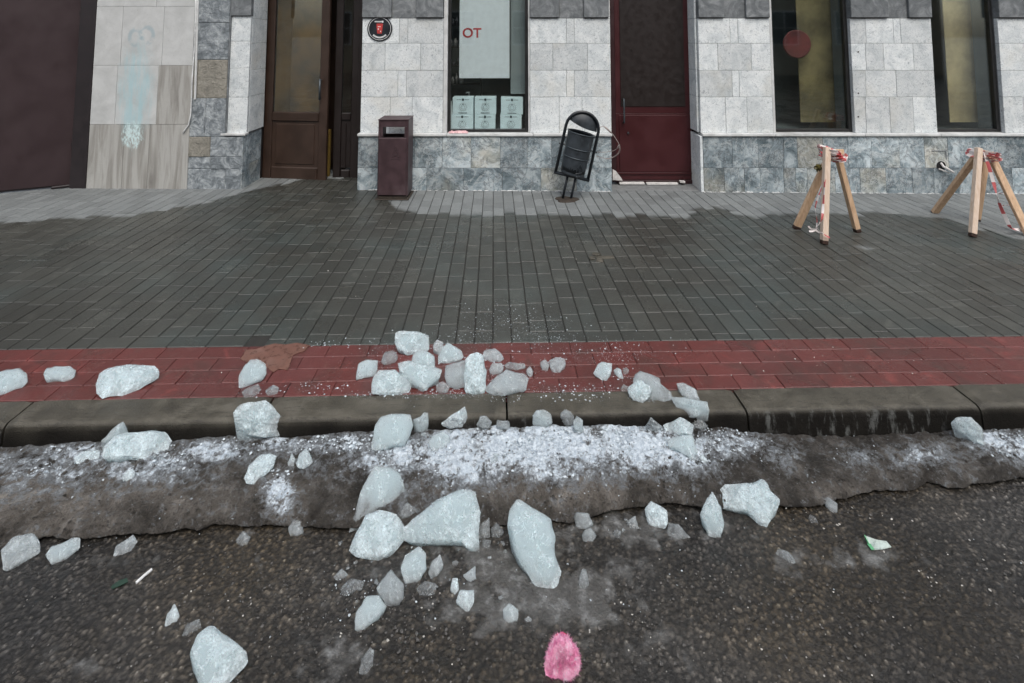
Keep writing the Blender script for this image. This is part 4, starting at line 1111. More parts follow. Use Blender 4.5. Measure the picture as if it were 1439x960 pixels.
def plate(mb, a, b, th, z0, z1, off=0.0, bev=.003):
    m = Matrix((dirn, nrm, Vector((0, 0, 1)))).transposed(); c = (a + b) / 2 + nrm * off
    mb.box(c.x - (b - a).length / 2, c.x + (b - a).length / 2, c.y - th / 2, c.y + th / 2, z0, z1, bev, .5, m)
mb = MB(); plate(mb, hA + dirn * .03, end, .012, zg + .03, 3.4)
mb.build('leaf', M['gate'], gt)
mb = MB(); plate(mb, hA - dirn * .03, hA + dirn * .028, .05, zg + .01, 3.4, -.01); plate(mb, hA + dirn * .03, end, .03, zg + .012, zg + .06, -.02); mb.build('frame', M['gate_dark'], gt)
for pz in (23, 206):
    z = fz(pz, y=hA.y); h = hA + dirn * .012 + nrm * .028
    mb = MB(); mb.tube([(h.x, h.y, z - .06), (h.x, h.y, z + .06)], .013, 10); plate(mb, hA + dirn * .02, hA + dirn * .07, .006, z + .01, z + .05, .016, .001); mb.build('hinge', M['gate_dark'], gt)
mb = MB(); xg = on_y(137, 130, YW - .02).x
mb.box(hA.x - .02, xL - .001, YW - .035, YW + .2, -.09, 3.6, .004); mb.build('post', M['gate_dark'], gt)
mb = MB(); a, b = on_ground(72, 266), on_ground(106, 262); mb.bar((a.x, a.y, .045), (b.x, b.y - .02, .050), .05, .025, .006); tag(mb.build('wheel_chock', M['gate_dark']), 'flat dark rubber strip lying at the foot of the gate', 'strip')

rg = random.Random(12); k = 0
for py in (150, 118, 92, 66, 36):
    z = fz(py, y=yb + .35); x = xs0 - .01
    while x < xs1 + .02:
        w_ = rg.uniform(.03, .06); h_ = rg.uniform(.05, .13)
        mb = MB(); mb.lathe([(.0005, 0), (w_ * .45, .001), (w_ * .48, h_ * .65), (w_ * .2, h_ * .85), (w_ * .22, h_), (.0005, h_)], (x + w_ / 2, yb + .34 + rg.uniform(0, .03), z + .001), None, 14)
        o = mb.build('shelf_jar', M['goods_pale' if rg.random() < .45 else 'goods'], smooth=True); tag(o, 'small jar on the dark shelves behind the left window edge', 'jar', 'jars on the shelf unit'); x += w_ + .01
# the house across the street, seen only as a reflection in the panes
oh = thing('opposite_house', (3, -13, ROAD_Z), 'beige plastered house with rows of windows across the street, mirrored in the shop panes', 'building')
mb = MB(); mb.box(-14, 20, -22, -13, ROAD_Z - .2, 9.5, .02); mb.build('wall', simple('beige_plaster', (.40, .33, .23), .8, var=.15, scale=1), oh)
for i in range(11):
    for j in range(3):
        x = -12 + i * 3.0; z = 1.2 + j * 2.9
        mb = MB(); mb.box(x, x + 1.3, -13.0, -12.94, z, z + 1.6, .01); wo = mb.build('window', M['white_print'], oh)
        mb = MB()
        for a_ in (.06, .68):
            for b_ in (.06, .82): mb.box(x + a_, x + a_ + .56, -12.938, -12.93, z + b_, z + b_ + .72, .002)
        mb.build('pane', M['frame'], wo)
# ------------------------------------------------------------------ maroon litter bin
g = on_ground(553, 281); yf = g.y; zb = g.z
B = thing('litter_bin', (g.x, yf + .14, zb), 'upright square maroon metal litter bin against the pale pier', 'litter bin', 'street litter bins')
xa, xb = on_y(529.5, 270, yf).x, on_y(572.5, 270, yf).x
xta, xtb = on_y(531, 175, yf).x, on_y(573, 175, yf).x
zt = on_y(550, 168, yf).z; D = .27
zo0, zo1 = on_y(550, 193, yf).z, on_y(550, 179, yf).z
xo0, xo1 = on_y(537.5, 185, yf).x, on_y(568, 185, yf).x
mb = MB(); t = .022
mb.box(xa, xa + t, yf + .012, yf + D, zb + .035, zt - .012, .004); mb.box(xb - t, xb, yf + .012, yf + D, zb + .035, zt - .012, .004)
mb.box(xa + t, xb - t, yf + D - .014, yf + D - .002, zb + .035, zo0 - .01, .002); mb.box(xa + t, xb - t, yf + D - .014, yf + D - .002, zo1 + .005, zt - .012, .002)
mb.box(xa + t, xb - t, yf + .014, yf + .030, zo1, zt - .012, .003)
mb.box(xa + t, xo0, yf + .014, yf + .030, zo0, zo1 - .001, .002); mb.box(xo1, xb - t, yf + .014, yf + .030, zo0, zo1 - .001, .002)
mb.box(xa + t, xb - t, yf + .035, yf + D - .016, zo0 - .05, zo0 - .04, .002)
mb.build('body', M['bin_red'], B)
mb = MB(); mb.box(xa - .003, xb + .003, yf + .004, yf + D + .004, zt - .011, zt, .003); mb.build('lid', M['bin_red'], B)
mb = MB(); mb.box(xa + .012, xb - .014, yf - .012, yf + .010, zb + .045, zo0 - .004, .006)
dp = mb.build('front_door', M['bin_red'], B)
mb = MB(); cx = (xa + xb) / 2 + .03; cz = on_y(550, 214, yf).z; y0 = yf - .0135
def strip(a, b, w=.005): mb.bar((cx + a[0], y0, cz + a[1]), (cx + b[0], y0, cz + b[1]), w, .004, .0008, side=(0, 1, 0))
for i in range(3):
    z = .045 - i * .045; w_ = .022 + i * .014
    strip((-w_, z - .02), (w_, z - .02)); strip((-w_ * .8, z), (0, z + .014)); strip((0, z + .014), (w_ * .8, z)); strip((-w_ * .5, z - .012), (-w_ * .5, z + .004)); strip((w_ * .5, z - .012), (w_ * .5, z + .004))
mb.build('emblem', M['bin_red'], dp)
mb = MB(); mb.box(xa - .015, xb + .015, yf - .02, yf + D + .015, zb + .001, zb + .012, .003); mb.box(xa + .01, xb - .01, yf + .004, yf + D - .004, zb + .013, zb + .034, .002); mb.build('base_plate', M['rust'], B)

# ------------------------------------------------------------------ tilted black bin in a hoop
g = on_ground(796, 281); th = R(13.2)
H = thing('hoop_bin', tuple(g), 'tilted black round bin hanging in a leaning tube hoop on two posts', 'litter bin', 'street litter bins')
def L(u, w, d=0.0): return Vector((g.x + u * math.cos(th) + w * math.sin(th), g.y + d, g.z - u * math.sin(th) + w * math.cos(th)))
W0, HS, HR = .24, .485, .168
mb = MB()
pts = [L(-HR, W0), L(-HR, W0 + HS)] + [L(-HR * math.cos(a), W0 + HS + HR * math.sin(a)) for a in [k * math.pi / 14 for k in range(1, 14)]] + [L(HR, W0 + HS), L(HR, W0)]
mb.tube(pts, .0155, 12); mb.tube([L(-HR - .015, W0), L(HR + .015, W0)], .017, 12)
mb.build('hoop', M['black'], H, smooth=True)
for u in (-.04, .042):
    mb = MB(); mb.tube([L(u, -.01), L(u, W0)], .0125, 10); mb.build('post', M['black'], H, smooth=True)
mb = MB(); n = 26; vs, fs = [], []
for rr_, z in ((.0005, .012), (.06, .018), (.105, .012), (.125, -.01)):
    for k in range(n):
        a = 2 * math.pi * k / n; q = rr_ * (1 + .12 * math.sin(3 * a + 1) + .08 * math.sin(5 * a)); vs.append((g.x + q * math.cos(a), g.y + q * math.sin(a) * .8, g.z + z))
for i in range(3):
    for k in range(n): fs.append((i * n + k, i * n + (k + 1) % n, (i + 1) * n + (k + 1) % n, (i + 1) * n + k))
mb.add(vs, fs); mb.build('footing', M['rust'], H)
mt = Matrix.Rotation(th, 3, 'Y')
z0, z1 = W0 + .025, W0 + .445
rb, rt_ = .122, .136
def rad(w): return rb + (rt_ - rb) * (w - z0) / (z1 - z0)
prof = [(.0005, z0), (rb - .006, z0), (rb, z0 + .006)]
for wb in (W0 + .20, W0 + .285):
    r_ = rad(wb); prof += [(r_, wb)]
prof += [(rt_, z1 - .008), (rt_ + .005, z1 - .004), (rt_ + .005, z1), (rt_ - .004, z1), (rt_ - .008, z1 - .02), (rb - .008, z0 + .02), (.0005, z0 + .02)]
mb = MB(); mb.lathe(prof, tuple(g), mt, 40); bk = mb.build('bucket', M['bin_black'], H, smooth=False)
bk.data.polygons.foreach_set('use_smooth', [True] * len(bk.data.polygons)); bk.data.set_sharp_from_angle(angle=R(25))
for wb in (W0 + .20, W0 + .29, z1 - .002):
    mb = MB(); mb.tube([g + mt @ Vector(((rad(wb) + .004) * math.cos(a), (rad(wb) + .004) * math.sin(a), wb)) for a in [k * math.pi / 20 for k in range(40)]], .0055, 6, closed=True); mb.build('band', M['bin_band'], bk, smooth=True)
mb = MB(); mb.lathe([(rad(z1) - .010, z1 - .012), (rad(z1) - .012, z0 + .03), (.0005, z0 + .03)], tuple(g), mt, 32); mb.build('inner_shade', M['black'], bk, smooth=True)  # black inner skin added to paint the shade inside the bucket
mb = MB()
def on_b(a, w, r_=.004): q = mt @ Vector(((rad(w) + r_) * math.sin(a), -(rad(w) + r_) * math.cos(a), w)); return g + q
for (a0, w0, a1, w1) in ((.1, .30, .62, .32), (.05, .34, .3, .40), (.3, .40, .58, .35), (.15, .27, .5, .28), (.2, .36, .5, .30), (.34, .25, .34, .42), (.12, .31, .2, .37)):
    mb.tube([on_b(a0 + (a1 - a0) * k / 5, w0 + .0 + (w1 - w0) * k / 5) for k in range(6)], .0035, 5)
mb.build('emblem', M['bin_black'], bk)
mb = MB(); vs, fs = [], []; nr, na = 7, 20
for side in (0, 1):
    for i in range(nr + 1):
        for k in range(na + 1):
            a = math.pi * k / na; r_ = (HR - .014) * i / nr
            u = -r_ * math.cos(a); w = r_ * math.sin(a) * (1.0) + .022 - .018 * (1 - (u / HR) ** 2) * (1 if math.sin(a) < .3 else .4)
            d = -.05 * (1 - (i / nr) ** 2) + side * .004 + .02
            vs.append(L(u, W0 + HS + w + .012 - .10 * (u / HR) * .35 * (1 - math.sin(a)), d))
m_ = (nr + 1) * (na + 1)
for side in (0, 1):
    for i in range(nr):
        for k in range(na):
            b = side * m_ + i * (na + 1) + k; f_ = (b, b + 1, b + na + 2, b + na + 1); fs.append(f_ if side else f_[::-1])
mb.add(vs, fs); mb.build('hood', M['bin_black'], H, smooth=True)
for u in (-HR, HR):
    mb = MB(); w = W0 + .29; a = L(u * 1.18, w); b = L(u * .78, w); mb.tube([a, b], .009, 8); mb.build('pivot_bolt', M['black'], H)
# bent wire hanging off the bin
w1 = [(841, 180), (849, 178), (858, 185), (866, 196), (871, 206), (870, 215), (862, 221), (851, 224)]
w2 = [(836, 213), (848, 214), (862, 212), (870, 207), (868, 216), (858, 222), (846, 222), (838, 219)]
mb = MB()
def spl(pts, y):
    P_ = [on_y(a, b, y + .02 * math.sin(i * 1.3)) for i, (a, b) in enumerate(pts)]; out = []
    for i in range(len(P_) - 1):
        p0, p1, p2, p3 = P_[max(i - 1, 0)], P_[i], P_[i + 1], P_[min(i + 2, len(P_) - 1)]
        for k in range(5):
            t = k / 5; out.append(.5 * ((2 * p1) + (p2 - p0) * t + (2 * p0 - 5 * p1 + 4 * p2 - p3) * t * t + (3 * p1 - p0 - 3 * p2 + p3) * t ** 3))
    return out + [P_[-1]]
mb.tube(spl(w1, g.y), .0035, 6); mb.tube(spl(w2, g.y + .02), .003, 6)
p = on_y(869, 206, g.y); mb.tube([(p.x - .012, p.y, p.z - .02), (p.x + .012, p.y, p.z + .02)], .008, 6)
p = on_y(849, 178, g.y); q = on_y(859, 187, g.y); mb.tube([p, q], .007, 6)
tag(mb.build('bent_wire', M['wire'], smooth=True), 'thin bent wire loop dangling from the tilted black bin towards the dark red door', 'wire')
# torn plaster beside the red door
mb = MB(); a = on_ground(866, 255)
pp = [on_y(u, v, YW + .20) for u, v in ((861, 253), (861, 238), (866, 241), (873, 250), (875, 254))]
mb.prism(pp, (0, .012, 0)); tag(mb.build('plaster_shard', M['plaster']), 'jagged white plaster shard leaning in the lower left corner of the dark red door', 'plaster')

# ------------------------------------------------------------------ timber trestles tied with barrier tape
def ribbon(mb, pts, w, rnd_, step=.085, twist=1.5):
    P_ = [Vector(p) for p in pts]; out = []
    for i in range(len(P_) - 1):
        p0, p1, p2, p3 = P_[max(i - 1, 0)], P_[i], P_[i + 1], P_[min(i + 2, len(P_) - 1)]
        n_ = max(2, int((p2 - p1).length / .012))
        for k in range(n_):
            t = k / n_; out.append(.5 * ((2 * p1) + (p2 - p0) * t + (2 * p0 - 5 * p1 + 4 * p2 - p3) * t * t + (3 * p1 - p0 - 3 * p2 + p3) * t ** 3))
    out.append(P_[-1]); L_ = 0; ph = rnd_.uniform(0, 6)
    prev = None
    for i in range(len(out)):
        d = (out[min(i + 1, len(out) - 1)] - out[max(i - 1, 0)]).normalized()
        if i: L_ += (out[i] - out[i - 1]).length
        u = d.orthogonal().normalized(); v = d.cross(u); a = ph + twist * math.sin(L_ * 9)
        s_ = (u * math.cos(a) + v * math.sin(a)) * w / 2; nn_ = d.cross(s_).normalized() * .0007
        cur = [out[i] - s_ - nn_, out[i] + s_ - nn_, out[i] + s_ + nn_, out[i] - s_ + nn_]
        if prev:
            tone = .9 if int(L_ / step) % 2 else .1
            mb.add(prev + cur, [(0, 1, 5, 4), (2, 3, 7, 6), (1, 2, 6, 5), (0, 4, 7, 3)], tone)
        prev = cur
def leg(root, a, b, w, d, mat, endmat, roll=0.0, side=None, tip=.028):
    a, b = Vector(a), Vector(b); u = (a - b).normalized()
    mb = MB(); mb.bar(tuple(a), tuple(b + u * tip), w, d, .003, roll=roll, side=side); o = mb.build('leg', mat, root)
    mb = MB(); mb.bar(tuple(b + u * (tip - .001)), tuple(b), w * 1.01, d * 1.01, .003, roll=roll, side=side); mb.build('wet_foot', endmat, o)
    return o
rr_ = random.Random(4)
f1, f2, f3 = on_ground(1158, 343), on_ground(1118.5, 322), on_ground(1205, 326)
ym = (f1.y * 1 + f2.y + f3.y) / 3
T1 = thing('timber_trestle', (f1.x, ym, -SLOPE * f1.x), 'three-legged timber trestle with a green-brown clump of tape at its top', 'trestle', 'timber trestles on the pavement')
ax = on_y(1163, 214, ym)
a1, a2, a3 = on_y(1162, 207, ym - .08), on_y(1160, 232, ym + .02), on_y(1176, 214, ym + .10)
leg(T1, a1, f1, .046, .046, M['pale_wood'], M['wood_end'])
leg(T1, a2, f2, .062, .03, M['wood'], M['wood_end'])
leg(T1, a3, f3, .042, .055, M['wood'], M['wood_end'])
mb = MB(); c1, c2 = on_y(1164, 214, ym + .05), on_y(1182, 214, ym + .06); mb.bar(tuple(c1), tuple(c2), .09, .05, .004); mb.build('top_block', M['wood'], T1)
mb = MB()
def loop(mb, c, rx, ry, rz, tl, w=.03, turns=1.0, ph=0.0):
    pts = []
    for k in range(int(12 * turns) + 1):
        a = ph + 2 * math.pi * k / 12; pts.append((c.x + rx * math.cos(a), c.y + ry * math.sin(a), c.z + tl * math.cos(a) + rz * k / 12 + rr_.uniform(-.006, .006)))
    ribbon(mb, pts, w, rr_, .07, .8)
for k in range(4): loop(mb, on_y(1164 + k * 2, 210 + k * 4, ym - .02), .05 + .01 * k, .11, .004, rr_.uniform(-.02, .03), .034, 1.4, rr_.uniform(0, 6))
loop(mb, on_y(1172, 220, ym + .02), .075, .12, .002, .02, .03, 1.2, 2)
mb.build('barrier_tape', M['tape'], T1); mb = MB()
ribbon(mb, [on_y(1160, 236, ym - .02), on_y(1155, 262, ym), on_y(1146, 290, ym), on_y(1148, 310, ym - .02), on_y(1147, 322, ym - .05)], .010, rr_, .06)
mb.build('tape_end', M['tape'], T1); mb = MB()
ribbon(mb, [on_y(1160, 240, ym - .11), on_y(1156, 300, f1.y - .04), on_y(1153, 312, f1.y - .04), on_y(1147, 320, f1.y - .04)], .018, rr_, .07)
for q in ([(1147, 322), (1140, 322), (1136, 318)], [(1148, 322), (1142, 325), (1137, 325)], [(1147, 320), (1155, 327), (1162, 332), (1166, 334)], [(1146, 323), (1150, 326), (1156, 328)]):
    ribbon(mb, [on_y(a, b, f1.y - .035) for a, b in q], .013, rr_, .09)
mb.build('tape_end', M['tape'], T1)
mb = MB(); c = on_y(1149, 236, ym - .04)
for k in range(5):
    vs, fs = lump(.024, rr_); mb.add([(c.x + x + rr_.uniform(-.02, .02), c.y + y, c.z + z + rr_.uniform(-.025, .02)) for x, y, z in vs], fs)
mb.build('wet_knot', simple('olive_wet_cloth', (.10, .085, .018), .5, var=.5, scale=40), T1)
# second trestle
h1, h2, h3, h4 = on_ground(1313, 299), on_ground(1366.5, 333), on_ground(1372, 311), on_ground(1447, 333)
ym = (h1.y + h2.y + h3.y + h4.y) / 4
T2 = thing('timber_trestle', (on_y(1380, 215, ym).x, ym, -SLOPE * 3.7), 'four-legged timber trestle with tape trailing to the ground, at the right edge', 'trestle', 'timber trestles on the pavement')
leg(T2, on_y(1371, 221, ym), h1, .062, .032, M['wood'], M['wood_end'], tip=.006)
leg(T2, on_y(1375.5, 208, ym - .12), h2, .044, .044, M['pale_wood'], M['wood_end'])
leg(T2, on_y(1387, 212, ym + .10), h3, .06, .03, M['wood'], M['wood_end'], tip=.02)
leg(T2, on_y(1390, 214, ym + .0), h4, .062, .032, M['wood'], M['wood_end'], tip=.006)
mb = MB()
for k in range(4): loop(mb, on_y(1381 + rr_.uniform(-3, 3), 214 + k * 2.4, ym - .01), .075, .13, .003, rr_.uniform(-.02, .02), .032, 1.3, rr_.uniform(0, 6))
mb.build('barrier_tape', M['tape'], T2); mb = MB()
ribbon(mb, [on_y(1382, 214, ym - .1), on_y(1389, 232, ym - .12), on_y(1396, 256, ym - .15), on_y(1404, 285, ym - .18), on_y(1414, 308, ym - .2), on_y(1421, 321, ym - .22), on_y(1432, 323, ym - .2), on_y(1452, 327, ym - .18), on_y(1490, 330, ym - .15)], .026, rr_, .085)
ribbon(mb, [on_y(1402, 272, ym - .16), on_y(1410, 272, ym - .06), on_y(1416, 274, ym)], .014, rr_, .05)
ribbon(mb, [on_y(1406, 290, ym - .16), on_y(1416, 288, ym - .06), on_y(1424, 290, ym)], .014, rr_, .05)
mb.build('tape_end', M['tape'], T2)

# ------------------------------------------------------------------ small litter
mb = MB(); a, b = on_y(631, 186, YW - .01), on_y(658, 184, YW + .02)
vs, fs = [], []; n_ = 9
for i in range(n_):
    u = i / (n_ - 1); x = a.x + (b.x - a.x) * u
    for j, (dy, dz) in enumerate(((-.030, .004), (-.012, .026), (.012, .020), (.022, .006))):
        k = rr_.uniform(.7, 1.25); vs.append((x + rr_.uniform(-.003, .003), YW - .008 + dy * k, LZ1 + .0005 + dz * k * (.6 if i in (0, n_ - 1) else 1)))
for i in range(n_ - 1):
    for j in range(4): fs.append((i * 4 + j, i * 4 + (j + 1) % 4, (i + 1) * 4 + (j + 1) % 4, (i + 1) * 4 + j))
fs += [(0, 1, 2, 3), tuple((n_ - 1) * 4 + j for j in range(4))[::-1]]
mb.add(vs, fs); tag(mb.build('wrapper', M['litter_pink']), 'crumpled pink and white wrapper lying on the ledge under the cartons', 'wrapper')
mb = MB(); p, q = hit(191, 822), hit(213, 804)
mb.tube([(p.x, p.y, p.z + .006), ((p.x + q.x) / 2, (p.y + q.y) / 2, (p.z + q.z) / 2 + .008), (q.x, q.y, q.z + .008)], .0042, 8)
tag(mb.build('white_stick', M['white_print']), 'thin white stick lying on the asphalt at the lower left', 'stick')
mb = MB(); mb2 = MB()
pp = [hit(a, b) for a, b in ((155, 829), (166, 820), (178, 816), (180, 821), (170, 826), (158, 832))]
mb.prism([(p.x, p.y, p.z + .004 + rr_.uniform(0, .004)) for p in pp], (0, 0, .0015)); 
t = NT('green_film'); t.bsdf(Base_Color=(.018, .045, .03), Roughness=.4); tag(mb.build('green_film', t.m), 'dull dark green plastic scrap beside the thin white stick', 'plastic scrap')
pp = [hit(a, b) for a, b in ((1215, 761), (1221, 768), (1227, 776), (1240, 775), (1253, 772), (1246, 769), (1232, 767))]
c = sum(pp, Vector()) / len(pp)
mb = MB(); tops = [(p.x, p.y, p.z + .004 + (.014 if i in (0, 5, 6) else .002)) for i, p in enumerate(pp)]
mb.prism(tops, (0, 0, .002)); pw = tag(mb.build('paper_scrap', simple('damp_paper', (.42, .50, .46), .5, var=.25, scale=60)), 'folded white paper scrap with a green edge on the asphalt', 'paper')
mb = MB(); e = [Vector(t_) for t_ in tops[:3]]
for a, b in zip(e[:-1], e[1:]): mb.bar(tuple(a + Vector((0, 0, .002))), tuple(b + Vector((0, 0, .002))), .012, .003, .0005, side=(0, 1, 0))
mb.build('green_edge', M['litter_green'], pw)
# dislodged paver pieces in the scar of the pavement
mb = MB()
for (a, b, w_, h_) in ((838, 358, .03, .010), (832, 364, .02, .012), (850, 362, .07, .006), (843, 367, .025, .009)):
    p = on_ground(a, b); mb.box(p.x - w_, p.x + w_, p.y - .022, p.y + .022, p.z - .004, p.z + h_, .004, rr_.random(), Matrix.Rotation(rr_.uniform(-.4, .4), 3, 'Z'))
tag(mb.build('broken_paver', M['kerb']), 'broken grey paver splinters sunk in the middle of the wet pavement', 'paver')
# ------------------------------------------------------------------ ice: every lump is a body of its own standing where it lies
def fract(poly, rnd_, amp):
    out = []
    n = len(poly)
    for i in range(n):
        a, b = Vector(poly[i]), Vector(poly[(i + 1) % n]); d = b - a; nrm = Vector((-d.y, d.x))
        out.append(a)
        if d.length > 3: out.append((a + b) / 2 + nrm * rnd_.uniform(-amp, amp))
    return out
def chunk(name, poly, label, mat='ice', phi=38, thick=.30, cat='ice chunk', group='fallen ice chunks', lift=0.0, ground=None):
    rnd_ = random.Random(len(label) * 131 + int(poly[0][0]) * 7 + int(poly[0][1]))
    P_ = [Vector(p) for p in poly]
    m0 = sum(P_, Vector((0, 0))) / len(P_); P_ = [m0 + (p - m0) * 1.045 for p in P_]
    area = sum(P_[i].x * P_[(i + 1) % len(P_)].y - P_[(i + 1) % len(P_)].x * P_[i].y for i in range(len(P_)))
    if area < 0: P_ = P_[::-1]
    P_ = fract(fract(P_, rnd_, .05), rnd_, .06)
    # soften the corners a little, then resample evenly
    Q = []
    for i in range(len(P_)):
        a, b, c_ = P_[i - 1], P_[i], P_[(i + 1) % len(P_)]
        Q += [b * .84 + a * .16, b * .97 + (a + c_) * .015, b * .84 + c_ * .16]
    per = [0]
    for i in range(len(Q)): per.append(per[-1] + (Q[(i + 1) % len(Q)] - Q[i]).length)
    size_px = max((p - q).length for p in P_ for q in P_)
    n = 56 if size_px > 45 else (40 if size_px > 22 else 26)
    ring = []; j = 0
    for k in range(n):
        d = per[-1] * k / n
        while per[j + 1] < d: j += 1
        f = (d - per[j]) / max(1e-6, per[j + 1] - per[j]); ring.append(Q[j].lerp(Q[(j + 1) % len(Q)], f))
    low = max(ring, key=lambda p: p.y)
    lows = [p for p in ring if p.y > low.y - max(2.0, .08 * size_px)]
    lx = sum(p.x for p in lows) / len(lows)
    C_ = ground or hit(lx, low.y)
    C_ = Vector(C_) + Vector((0, 0, lift - .002))
    hd = Vector((C_.x, C_.y, 0)).normalized(); rt2 = Vector((hd.y, -hd.x, 0))
    up = hd * math.cos(R(phi)) + Vector((0, 0, math.sin(R(phi)))); nrm = rt2.cross(up)
    if nrm.dot(CAM - C_) < 0: nrm = -nrm
    def on_plane(p):
        d = ray(p.x, p.y); return CAM + d * ((C_ - CAM).dot(nrm) / d.dot(nrm))
    W_ = [on_plane(p) for p in ring]
    cen2 = sum(ring, Vector((0, 0))) / n; cen = on_plane(cen2)
    rad_ = sum((w_ - cen).length for w_ in W_) / n
    T_ = thick * rad_ * 1.5
    facets = [(rnd_.uniform(.55, .95), rnd_.uniform(-1.0, 1.0), rnd_.uniform(-1.0, 1.0)) for _ in range(6)]
    seed = rnd_.uniform(0, 99)
    K = 11 if size_px > 45 else (8 if size_px > 22 else 6)
    vs, fs, core_ = [], [], []
    def height(p, s):
        q = (p - cen) / rad_; u, v = q.dot(rt2), q.dot(up)
        h = (1 - s ** 5) ** .6
        for a, gx_, gy_ in facets: h = min(h, max(0.0, (a + gx_ * u * .55 + gy_ * v * .55)) * min(1, (1 - s) * 6.0))
        r_ = mnoise.noise((p * (2.2 / rad_)) + Vector((seed, 0, 0))) * .18 + mnoise.noise(p * (6 / rad_) + Vector((0, seed, 0))) * .12 + mnoise.noise(p * (15 / rad_) + Vector((0, 0, seed))) * .06
        return T_ * (h + r_ * min(1, (1 - s) * 4))
    for i in range(K + 1):
        s = 1 - (i / K) ** 1.25
        if i == K: p = cen; vs.append(p + nrm * height(p, 0)); core_.append(1.0); break
        for w_ in W_:
            p = cen + (w_ - cen) * s; vs.append(p + nrm * height(p, s)); core_.append(1 - s)
    for i in range(K - 1):
        for k in range(n): fs.append((i * n + k, i * n + (k + 1) % n, (i + 1) * n + (k + 1) % n, (i + 1) * n + k))
    top = (K) * n
    for k in range(n): fs.append(((K - 1) * n + k, (K - 1) * n + (k + 1) % n, top))
    # the far and under side: walls that go back and down to the ground
    b0 = len(vs)
    for m_, (sc, f) in enumerate(((.93, .35), (.86, .75), (.78, 1.0))):
        for w_ in W_:
            p = cen + (w_ - cen) * sc
            zg = (surf(p.x, p.y) if ground is None else C_.z) - .004
            back_ = hd * (.22 * T_ * f)
            core_.append(.15); vs.append(Vector((p.x, p.y, p.z + (min(p.z, zg) - p.z) * f)) + back_ + Vector((0, 0, rad_ * .04 * mnoise.noise(p * (5 / rad_)))))
    for k in range(n): fs.append((k, b0 + k, b0 + (k + 1) % n, (k + 1) % n))
    for m_ in range(2):
        for k in range(n): fs.append((b0 + m_ * n + k, b0 + (m_ + 1) * n + k, b0 + (m_ + 1) * n + (k + 1) % n, b0 + m_ * n + (k + 1) % n))
    fs.append(tuple(b0 + 2 * n + k for k in range(n)))
    mb = MB(); mb.add(vs, fs)
    a = np.array([tuple(v) for v in vs])
    o = mb.build(name, M[mat], None, origin=((a[:, 0].min() + a[:, 0].max()) / 2, (a[:, 1].min() + a[:, 1].max()) / 2, a[:, 2].min()), smooth=True)
    at = o.data.attributes.new('core', 'FLOAT', 'POINT'); at.data.foreach_set('value', core_)
    o.data.set_sharp_from_angle(angle=R(48))
    tag(o, label, cat, group)
    return o
I_ = 'ice_chunk'
